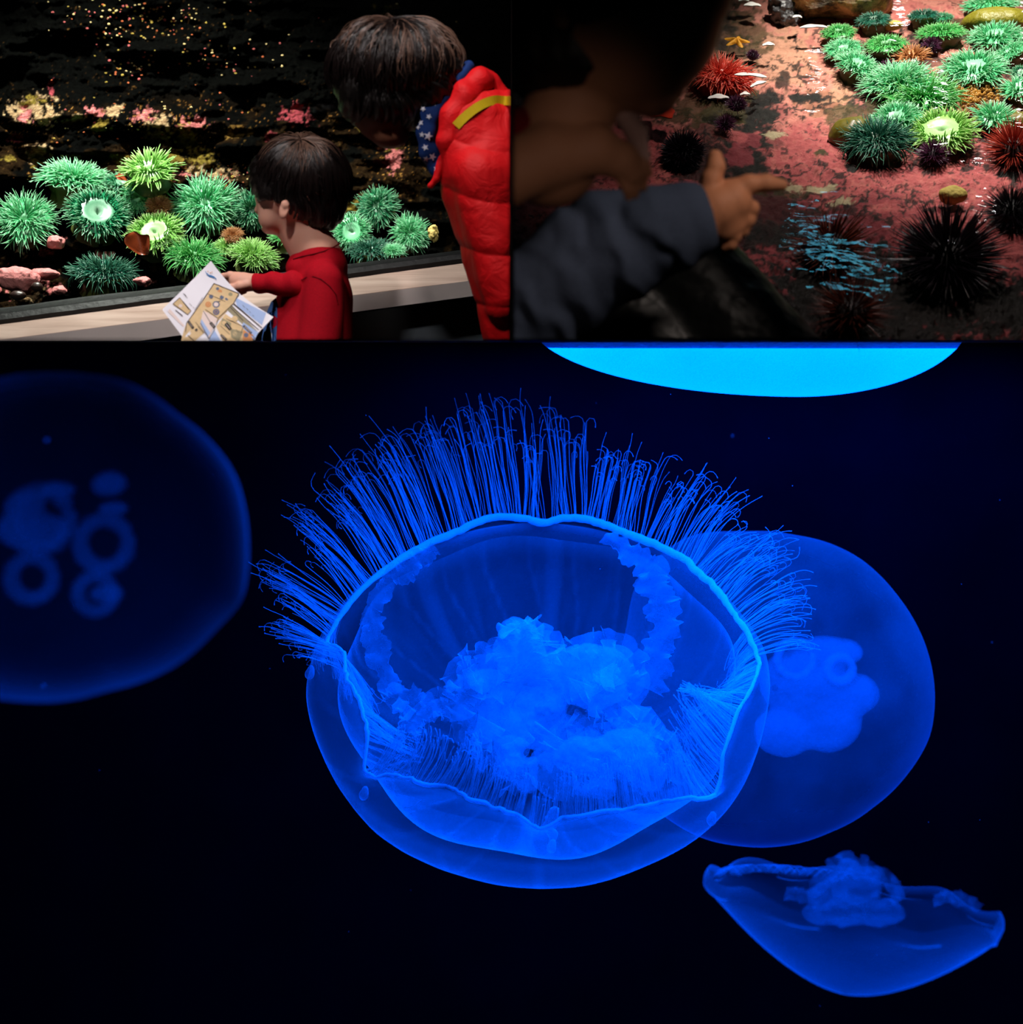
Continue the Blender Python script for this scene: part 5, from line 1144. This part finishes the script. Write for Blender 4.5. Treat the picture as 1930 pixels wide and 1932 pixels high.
Do = lambda a: np.interp(a, [-12, 5, 20, 38, 50, 65, 90, 110, 130, 150, 170, 190], [10, 24, 38, 52, 62, 80, 92, 101, 112, 128, 148, 170])
Bo = lambda a: np.interp(a, [0, 40, 70, 100, 140, 180], [-.75, -.6, -.1, .1, .35, .2])
V1 = fil(600, 4, 186, 3, Lo, Do, Bo, 0.6, 0.0008, 22)
tf = obj('outer_tentacles', mesh_data('outer_tentacles', V1[0], V1[1], M_FIL), root); tag(tf, kind='stuff'); tf['label'] = 'long fine tentacles raised above the far edge'
Li = lambda a: f * np.interp(a, [-200, -180, -150, -139, -120, -90, -60, -43, -20, 0, 15], [.26, .30, .26, .24, .26, .22, .26, .28, .30, .30, .22])
Di = lambda a: np.interp(a, [-200, -180, -160, -141, -139, -120, -90, -70, -50, -43, -30, -10, 15], [-66, -58, -44, -20, 44, 58, 84, 96, 108, 128, 128, 196, 232])
Bi = lambda a: np.interp(a, [-200, -180, -139, -138, -110, -90, -50, -43, 0], [-.4, -.2, .2, .6, .5, .1, -.2, -.5, .7])
def az_wrap(fn): return lambda a: fn(np.where(a > 170, a - 360, a))
g1_ = fil(900, -180, 14, 4, Li, Di, Bi, 0.12, 0.0009, 12); g2_ = fil(170, 158, 180, 14, az_wrap(Li), az_wrap(Di), az_wrap(Bi), 0.12, 0.0009, 12)
V, Q, t = merge([g1_, g2_]); ti = obj('inner_tentacles', mesh_data('inner_tentacles', V, Q, M_FILL), root); tag(ti, kind='stuff'); ti['label'] = 'short tentacles hanging into the bowl from the near edge'

# frilly oral arms: ruffled ribbons
def ribbon(fr_Y, pts, width, ruff, freq, seed, na=150, nb=14, wf=3.0):
    """pts: (px, py, d, half width px)"""
    s = fr_Y / F; p = np.array([[*P(x, y, fr_Y + d * s), w * s] for x, y, d, w in pts]); k = np.linspace(0, len(p) - 1, na)
    C = np.stack([np.interp(k, range(len(p)), p[:, j]) for j in range(4)], 1)
    for _ in range(6): C[1:-1] = (C[:-2] + C[2:] + 2 * C[1:-1]) / 4
    T = np.gradient(C[:, :3], axis=0); T /= np.linalg.norm(T, axis=1, keepdims=True) + 1e-9
    vw = C[:, :3] / np.linalg.norm(C[:, :3], axis=1, keepdims=True); S = np.cross(T, vw); S /= np.linalg.norm(S, axis=1, keepdims=True) + 1e-9; N_ = np.cross(S, T)
    v = np.linspace(-1, 1, nb); W_ = C[:, 3:4] * width * (1 + 0.5 * (fbm(k[:, None] * wf + seed, np.sign(v)[None] * 3 + 4, seed, 3) - 0.5) * 3 * np.abs(v)[None])
    ed = np.abs(v)[None] ** 1.6
    r1 = np.sin(k[:, None] * freq + 2.5 * np.sign(v)[None] + 5 * fbm(k[:, None] * 2, seed, 0, 2)) * ruff * s * ed
    r2 = np.sin(k[:, None] * freq * 2.3 + 1.7 * v[None]) * ruff * 0.6 * s * ed
    V = C[:, None, :3] + S[:, None] * (W_ * v[None])[..., None] + N_[:, None] * (r1 + 0.4 * r2)[..., None] + T[:, None] * (r2 + 0.5 * r1)[..., None]
    return V.reshape(-1, 3), grid_faces(na, nb), np.zeros(na * nb)
arms = [
 [(1010, 1330, 40, 26), (1000, 1270, 0, 40), (985, 1215, -20, 42), (985, 1185, -24, 30), (980, 1168, -20, 12)],
 [(1040, 1340, 40, 24), (1060, 1270, 6, 50), (1110, 1245, -6, 50), (1165, 1240, 0, 34), (1185, 1290, 6, 30), (1150, 1325, 10, 30), (1110, 1320, 14, 22)],
 [(1000, 1340, 40, 22), (950, 1290, 0, 36), (900, 1255, -10, 30), (868, 1262, -6, 24), (880, 1300, 0, 24), (860, 1330, 4, 22), (812, 1330, 14, 20), (770, 1380, 20, 16)],
 [(1010, 1350, 30, 30), (960, 1360, 0, 44), (900, 1340, 0, 36), (872, 1385, 6, 26), (930, 1410, 6, 30), (960, 1440, 6, 30), (990, 1480, 4, 24)],
 [(1040, 1370, 30, 30), (1080, 1400, 0, 44), (1060, 1440, 0, 40), (1120, 1450, 4, 40), (1180, 1410, 10, 36), (1215, 1370, 14, 26), (1200, 1420, 14, 30), (1150, 1490, 10, 30)],
 [(1120, 1400, 10, 20), (1190, 1380, 0, 40), (1230, 1410, 0, 36), (1290, 1470, 4, 14)]]
for i, pa in enumerate(arms):
    V, Q, t = merge([ribbon(3.0, pa, 1.35, 12, 5.5 + i, i * 3.7 + 1, 190, 16), ribbon(3.02, [(x + 4, y + 5, d + 12, w * 0.72) for x, y, d, w in pa], 1.0, 15, 9.0 + i, i * 2.1 + 8, 190, 12)])
    obj('oral_arm', mesh_data('oral_arm', V, Q, M_FRILL), root)
# folded curtains under the far rim
cur = [ribbon(3.12, [(1140, 1010, 0, 8), (1200, 1050, 0, 12), (1232, 1075, 0, 14), (1240, 1130, 0, 16), (1250, 1190, 0, 16), (1238, 1250, 0, 16), (1222, 1300, -6, 12)], 1.9, 6, 3.7, 3.0, 260, 14, wf=4),
       ribbon(3.12, [(820, 1030, 0, 8), (790, 1055, 0, 12), (765, 1075, 0, 14), (735, 1090, 0, 10), (700, 1150, 0, 10), (705, 1190, 0, 14), (720, 1240, -4, 14), (745, 1310, -8, 12)], 1.6, 6, 3.3, 5.0, 260, 14, wf=4),
       ribbon(2.86, [(730, 1330, 0, 10), (752, 1310, 0, 14), (790, 1340, 0, 16), (765, 1380, 0, 14), (770, 1400, 0, 8)], 1.8, 9, 9, 6.0, 160, 14, wf=6)]
for V, Q, t in cur: o = obj('rim_curtain', mesh_data('rim_curtain', V, Q, M_FRILL), root); o['label'] = 'ragged frill hanging inside the rim'
# soft central tissue (four gonad pouches round the mouth)
def tissue(name, Y0, blobs, amp, fq, m, parent, vox=3.0, seed=0):
    q = Sdf(Y0, vox, 12)
    for x, y, d, rx, ry, rd in blobs: q.ell((x, y, d), (rx, ry, rd))
    q.disp(lambda X, Y, Z: (fbm(X * fq + seed, Y * fq, Z * fq, 4) - 0.5) * amp * Y0 / F); return obj(name, q.mesh(name, m), parent)
tissue('manubrium', 3.03, [(1012, 1330, 10, 60, 90, 26), (985, 1225, 4, 50, 52, 18), (980, 1192, 0, 36, 26, 14), (950, 1350, 6, 60, 50, 20)], 26, 26, M_MASS, root, 2.4, 1)
tissue('gonad', 3.04, [(1105, 1258, 10, 84, 46, 20), (1120, 1305, 10, 64, 34, 18)], 22, 28, M_MASS, root, 2.4, 2)
tissue('gonad', 3.04, [(905, 1285, 10, 46, 22, 16), (890, 1345, 8, 30, 26, 14), (940, 1350, 8, 40, 30, 16)], 24, 30, M_MASS, root, 2.4, 3)
tissue('gonad', 3.00, [(975, 1445, 0, 40, 26, 16), (960, 1410, 4, 34, 26, 16), (1000, 1480, 0, 20, 16, 12)], 24, 30, M_MASS, root, 2.4, 4)
tissue('gonad', 3.00, [(1110, 1430, 0, 66, 40, 20), (1180, 1420, 0, 60, 46, 20), (1120, 1490, 0, 44, 20, 16), (1215, 1460, 2, 44, 30, 16)], 22, 22, M_MASS, root, 2.4, 5)
# small sense knobs in the notches
for x, y in ((686, 1500), (1040, 1600), (1342, 1548), (584, 1272)):
    q = Sdf(2.72 if y > 1300 else 3.0, 1.6, 5); q.ell((x, y, 0), (9, 10, 8)); q.ell((x + 3, y - 9, 2), (6, 8, 6)); obj('sense_knob', q.mesh('sense_knob', M_FRILL), root)
q = Sdf(2.74, 2.0, 6); q.chain([((1046, 1532, 0), 10), ((1034, 1556, 0), 9), ((1044, 1576, 0), 7), ((1040, 1600, 0), 6)]); q.disp(lambda X, Y, Z: (fbm(X * 90, Y * 90, Z * 90, 2) - 0.5) * 0.008); obj('margin_fold', q.mesh('margin_fold', M_FRILL), root)

# other jellies: domed bell facing the viewer with an irregular outline
def dome_jelly(px, py, Y, outline, Rn, H, m, label, rings=(), frill=(), mfr=None, tex=0.0, rimw=0.12, top_dark=None):
    fr = Frame(px, py, Y, Rn, 90 - 1e-3); root = empty('moon_jelly', Vector(fr.C)); tag(root, label, 'jellyfish', 'moon jellies in the dark tank')
    ol = np.array(outline, float); az = np.arctan2(-(ol[:, 1] - py), ol[:, 0] - px); rd = np.hypot(ol[:, 0] - px, ol[:, 1] - py) / Rn
    o_ = np.argsort(az); az = az[o_]; rd = rd[o_]; az = np.concatenate([az - 2 * np.pi, az, az + 2 * np.pi]); rd = np.tile(rd, 3)
    a = np.linspace(-np.pi, np.pi, 200, endpoint=False); r = np.interp(a, az, rd)
    for _ in range(4): r = (np.roll(r, 1) + 2 * r + np.roll(r, -1)) / 4
    t = np.linspace(0.02, np.pi / 2 + 0.06, 60); A, T = np.meshgrid(a, t, indexing='ij'); Rr = r[:, None] * np.sin(T); Z = H * np.cos(T)
    V = fr.C + fr.R * ((Rr * np.cos(A))[..., None] * fr.e1 + (Rr * np.sin(A))[..., None] * fr.up - Z[..., None] * fr.w)
    dens = sstep(np.pi / 2 - 0.75, np.pi / 2, T) * 0.8 + tex * fbm(A * 3, T * 3, 1, 3)
    obj('bell', mesh_data('bell', V.reshape(-1, 3), grid_faces(200, 60, True), m, True, {'dens': dens.ravel()}), root)
    for x, y, rr_, w_ in rings:
        q = Sdf(Y + 0.02, 2.6, 8); n = 12
        for i in range(n - 1):
            a0, a1 = 0.6 + i * 2 * np.pi / n, 0.6 + (i + 1) * 2 * np.pi / n
            q.cap((x + rr_ * math.cos(a0), y - rr_ * math.sin(a0), 0), (x + rr_ * math.cos(a1), y - rr_ * math.sin(a1), 0), w_)
        obj('gonad', q.mesh('gonad', mfr), root)
    if frill: tissue('oral_arm', Y + 0.03, frill, 16, 14 * 3.0 / Y, mfr, root, 3.4, px)
    return root
dome_jelly(1462, 1298, 3.75, [(1180, 1200), (1200, 1100), (1290, 1020), (1400, 1006), (1500, 1010), (1560, 1022), (1620, 1050), (1690, 1120), (1735, 1200), (1752, 1290), (1742, 1370), (1700, 1440), (1640, 1500), (1560, 1550), (1480, 1578), (1400, 1584), (1330, 1575), (1230, 1520), (1180, 1400)],
           290, 0.42, M_BACK, 'blurred moon jelly overlapping behind the large central one', rings=[(1500, 1243, 34, 8), (1585, 1262, 24, 9)],
           frill=[(1520, 1290, 20, 90, 70, 30), (1560, 1360, 20, 70, 60, 26), (1480, 1380, 20, 60, 50, 26), (1560, 1230, 20, 70, 34, 24), (1610, 1310, 20, 50, 40, 20)], mfr=M_BACKF, tex=0.5)
dome_jelly(130, 1010, 1.33, [(-200, 900), (-100, 760), (0, 712), (100, 702), (170, 706), (240, 722), (330, 784), (395, 840), (438, 900), (458, 970), (464, 1040), (458, 1120), (450, 1150), (400, 1200), (330, 1260), (200, 1300), (60, 1310), (-100, 1250), (-200, 1120)],
           320, 0.45, M_DIM, 'dim out-of-focus moon jelly cut off by the picture edge, four-ringed centre', rings=[(196, 1025, 46, 15), (75, 980, 56, 16), (60, 1090, 40, 14), (180, 1120, 34, 12)],
           frill=[(50, 950, 10, 40, 26, 14), (110, 925, 10, 34, 20, 14), (205, 915, 10, 34, 24, 14), (215, 960, 10, 30, 16, 12), (200, 1120, 10, 34, 20, 12), (60, 1000, 14, 70, 40, 14)], mfr=M_DIMF)
# bright bell entering at the top
def cut_top(o): clip(o, (0, 0, -0.002), (0, 0, 1))
Yt = 2.75; fr = Frame(1500, 600, Yt, 316, 90 - 1e-3)
a = np.linspace(-np.pi, np.pi, 220, endpoint=False); t = np.linspace(0.02, np.pi / 2, 60); A, T = np.meshgrid(a, t, indexing='ij')
x = np.sin(T) * np.cos(A); x = np.where(x < 0, x * 1.62, x); y = np.sin(T) * np.sin(A) * 0.47; y = np.where(y < 0, y * 1.0, y); z = np.cos(T) * 0.5
Vf = fr.C + fr.R * (x[..., None] * fr.e1 + y[..., None] * fr.up - z[..., None] * fr.w)
zb = -0.25 * np.cos(T); Vb = fr.C + fr.R * (x[..., None] * fr.e1 + y[..., None] * fr.up - zb[..., None] * fr.w)
root = empty('moon_jelly', P(1420, 700, Yt)); tag(root, 'bright cyan jelly bell dipping in at the top under the lamp', 'jellyfish', 'moon jellies in the dark tank')
qf = grid_faces(220, 60, True); ob = obj('bell', mesh_data('bell', np.concatenate([Vf.reshape(-1, 3), Vb.reshape(-1, 3)]), np.concatenate([qf, qf[:, ::-1] + 220 * 60]), M_BRIGHT, True, {'dens': np.zeros(2 * 220 * 60)}), root); cut_top(ob)
# shallow bowl at the lower right
FB = Frame(1606, 1706, 2.1, 272, 9, roll=-4.5); root = empty('moon_jelly', Vector(FB.C)); tag(root, 'small dim moon jelly lying like a shallow bowl, lowest in the tank', 'jellyfish', 'moon jellies in the dark tank')
na, nt = 220, 50; A, T = np.meshgrid(np.linspace(-np.pi, np.pi, na, endpoint=False), np.linspace(0.02, np.pi / 2 + 0.25, nt), indexing='ij')
rr = np.sin(T) ** 0.9 * (1 + 0.025 * np.sin(8 * A) * sstep(1, 1.6, T)); zz = -0.56 * (1 - np.sin(T) ** 1.5) - 0.02 + 0.03 * np.sin(8 * A + 1) * sstep(1.2, 1.7, T); zz = np.where(T > np.pi / 2, 0.30 * (T - np.pi / 2) + zz * 0 + 0.03 * np.sin(8 * A + 1), zz)
V = FB(rr * np.cos(A), rr * np.sin(A), zz)
obj('bell', mesh_data('bell', V.reshape(-1, 3), grid_faces(na, nt, True), jelly_mat('dim_bowl_gelatin', 0.05, 0.6, rim=2.0, pat=(9, 0.9)), True, {'dens': (sstep(1.45, 1.75, T)).ravel()}), root)
tissue('manubrium', 2.1, [(1610, 1720, 0, 100, 24, 30), (1600, 1680, 0, 60, 30, 24), (1605, 1645, 0, 26, 26, 20), (1640, 1650, 4, 22, 20, 14), (1560, 1690, 0, 40, 20, 20)], 26, 34, M_DIMF, root, 2.6, 9)
V, Q, t = merge([ribbon(2.1, [(1480, 1690, 0, 10), (1530, 1685, 0, 14), (1560, 1650, -6, 16), (1600, 1626, -8, 14), (1640, 1640, -6, 18), (1680, 1660, 0, 14), (1700, 1700, 0, 12)], 1.0, 12, 8, 2.0, 170, 10), ribbon(2.1, [(1760, 1700, 0, 10), (1800, 1690, 0, 14), (1850, 1715, 0, 12)], 1.0, 9, 8, 3.0, 90, 8)])
obj('oral_arm', mesh_data('oral_arm', V, Q, M_DIMF), root)
FR = FB
a = np.radians(np.random.default_rng(5).uniform(95, 175, 120)); b = FB(np.cos(a) * 0.98, np.sin(a) * 0.98, np.zeros(120)); t = np.linspace(0, 1, 8)[None, :, None]
tip = b + FB.R * (0.16 * FB.e1 + 0.03 * FB.up) * np.random.default_rng(6).uniform(0.5, 1.2, (120, 1)); pts = b[:, None] * (1 - t) + tip[:, None] * t + FB.up * 0.012 * np.sin(np.pi * t)
V, Q, t = tubes(pts, np.full((120, 8), 0.0006), 3); o = obj('tentacles', mesh_data('tentacles', V, Q, M_DIMF), root); tag(o, kind='stuff')
# drifting specks
g = np.random.default_rng(21); Vs, Qs, off = [], [], 0
for x, y, r in [(82, 1294, 7), (88, 830, 9), (1382, 822, 3)] + [(g.uniform(20, 1900), g.uniform(690, 1900), g.uniform(0.7, 1.6)) for _ in range(40)]:
    Y = g.uniform(2.2, 4.2) if r < 2 else 2.0; c = np.array(P(x, y, Y)); r = r * Y / F; a = np.linspace(0, 2 * np.pi, 8, endpoint=False); b_ = np.linspace(0.01, np.pi - 0.01, 5); A, B = np.meshgrid(a, b_, indexing='ij')
    Vs.append((c + r * np.stack([np.sin(B) * np.cos(A), np.sin(B) * np.sin(A), np.cos(B)], -1)).reshape(-1, 3)); Qs.append(grid_faces(8, 5, True) + off); off += 40
o = obj('drifting_specks', mesh_data('drifting_specks', np.concatenate(Vs), np.concatenate(Qs), M_DIMF), loc=P(82, 1294, 2.0)); tag(o, 'tiny specks of debris drifting in the dark blue water', 'specks', kind='stuff')
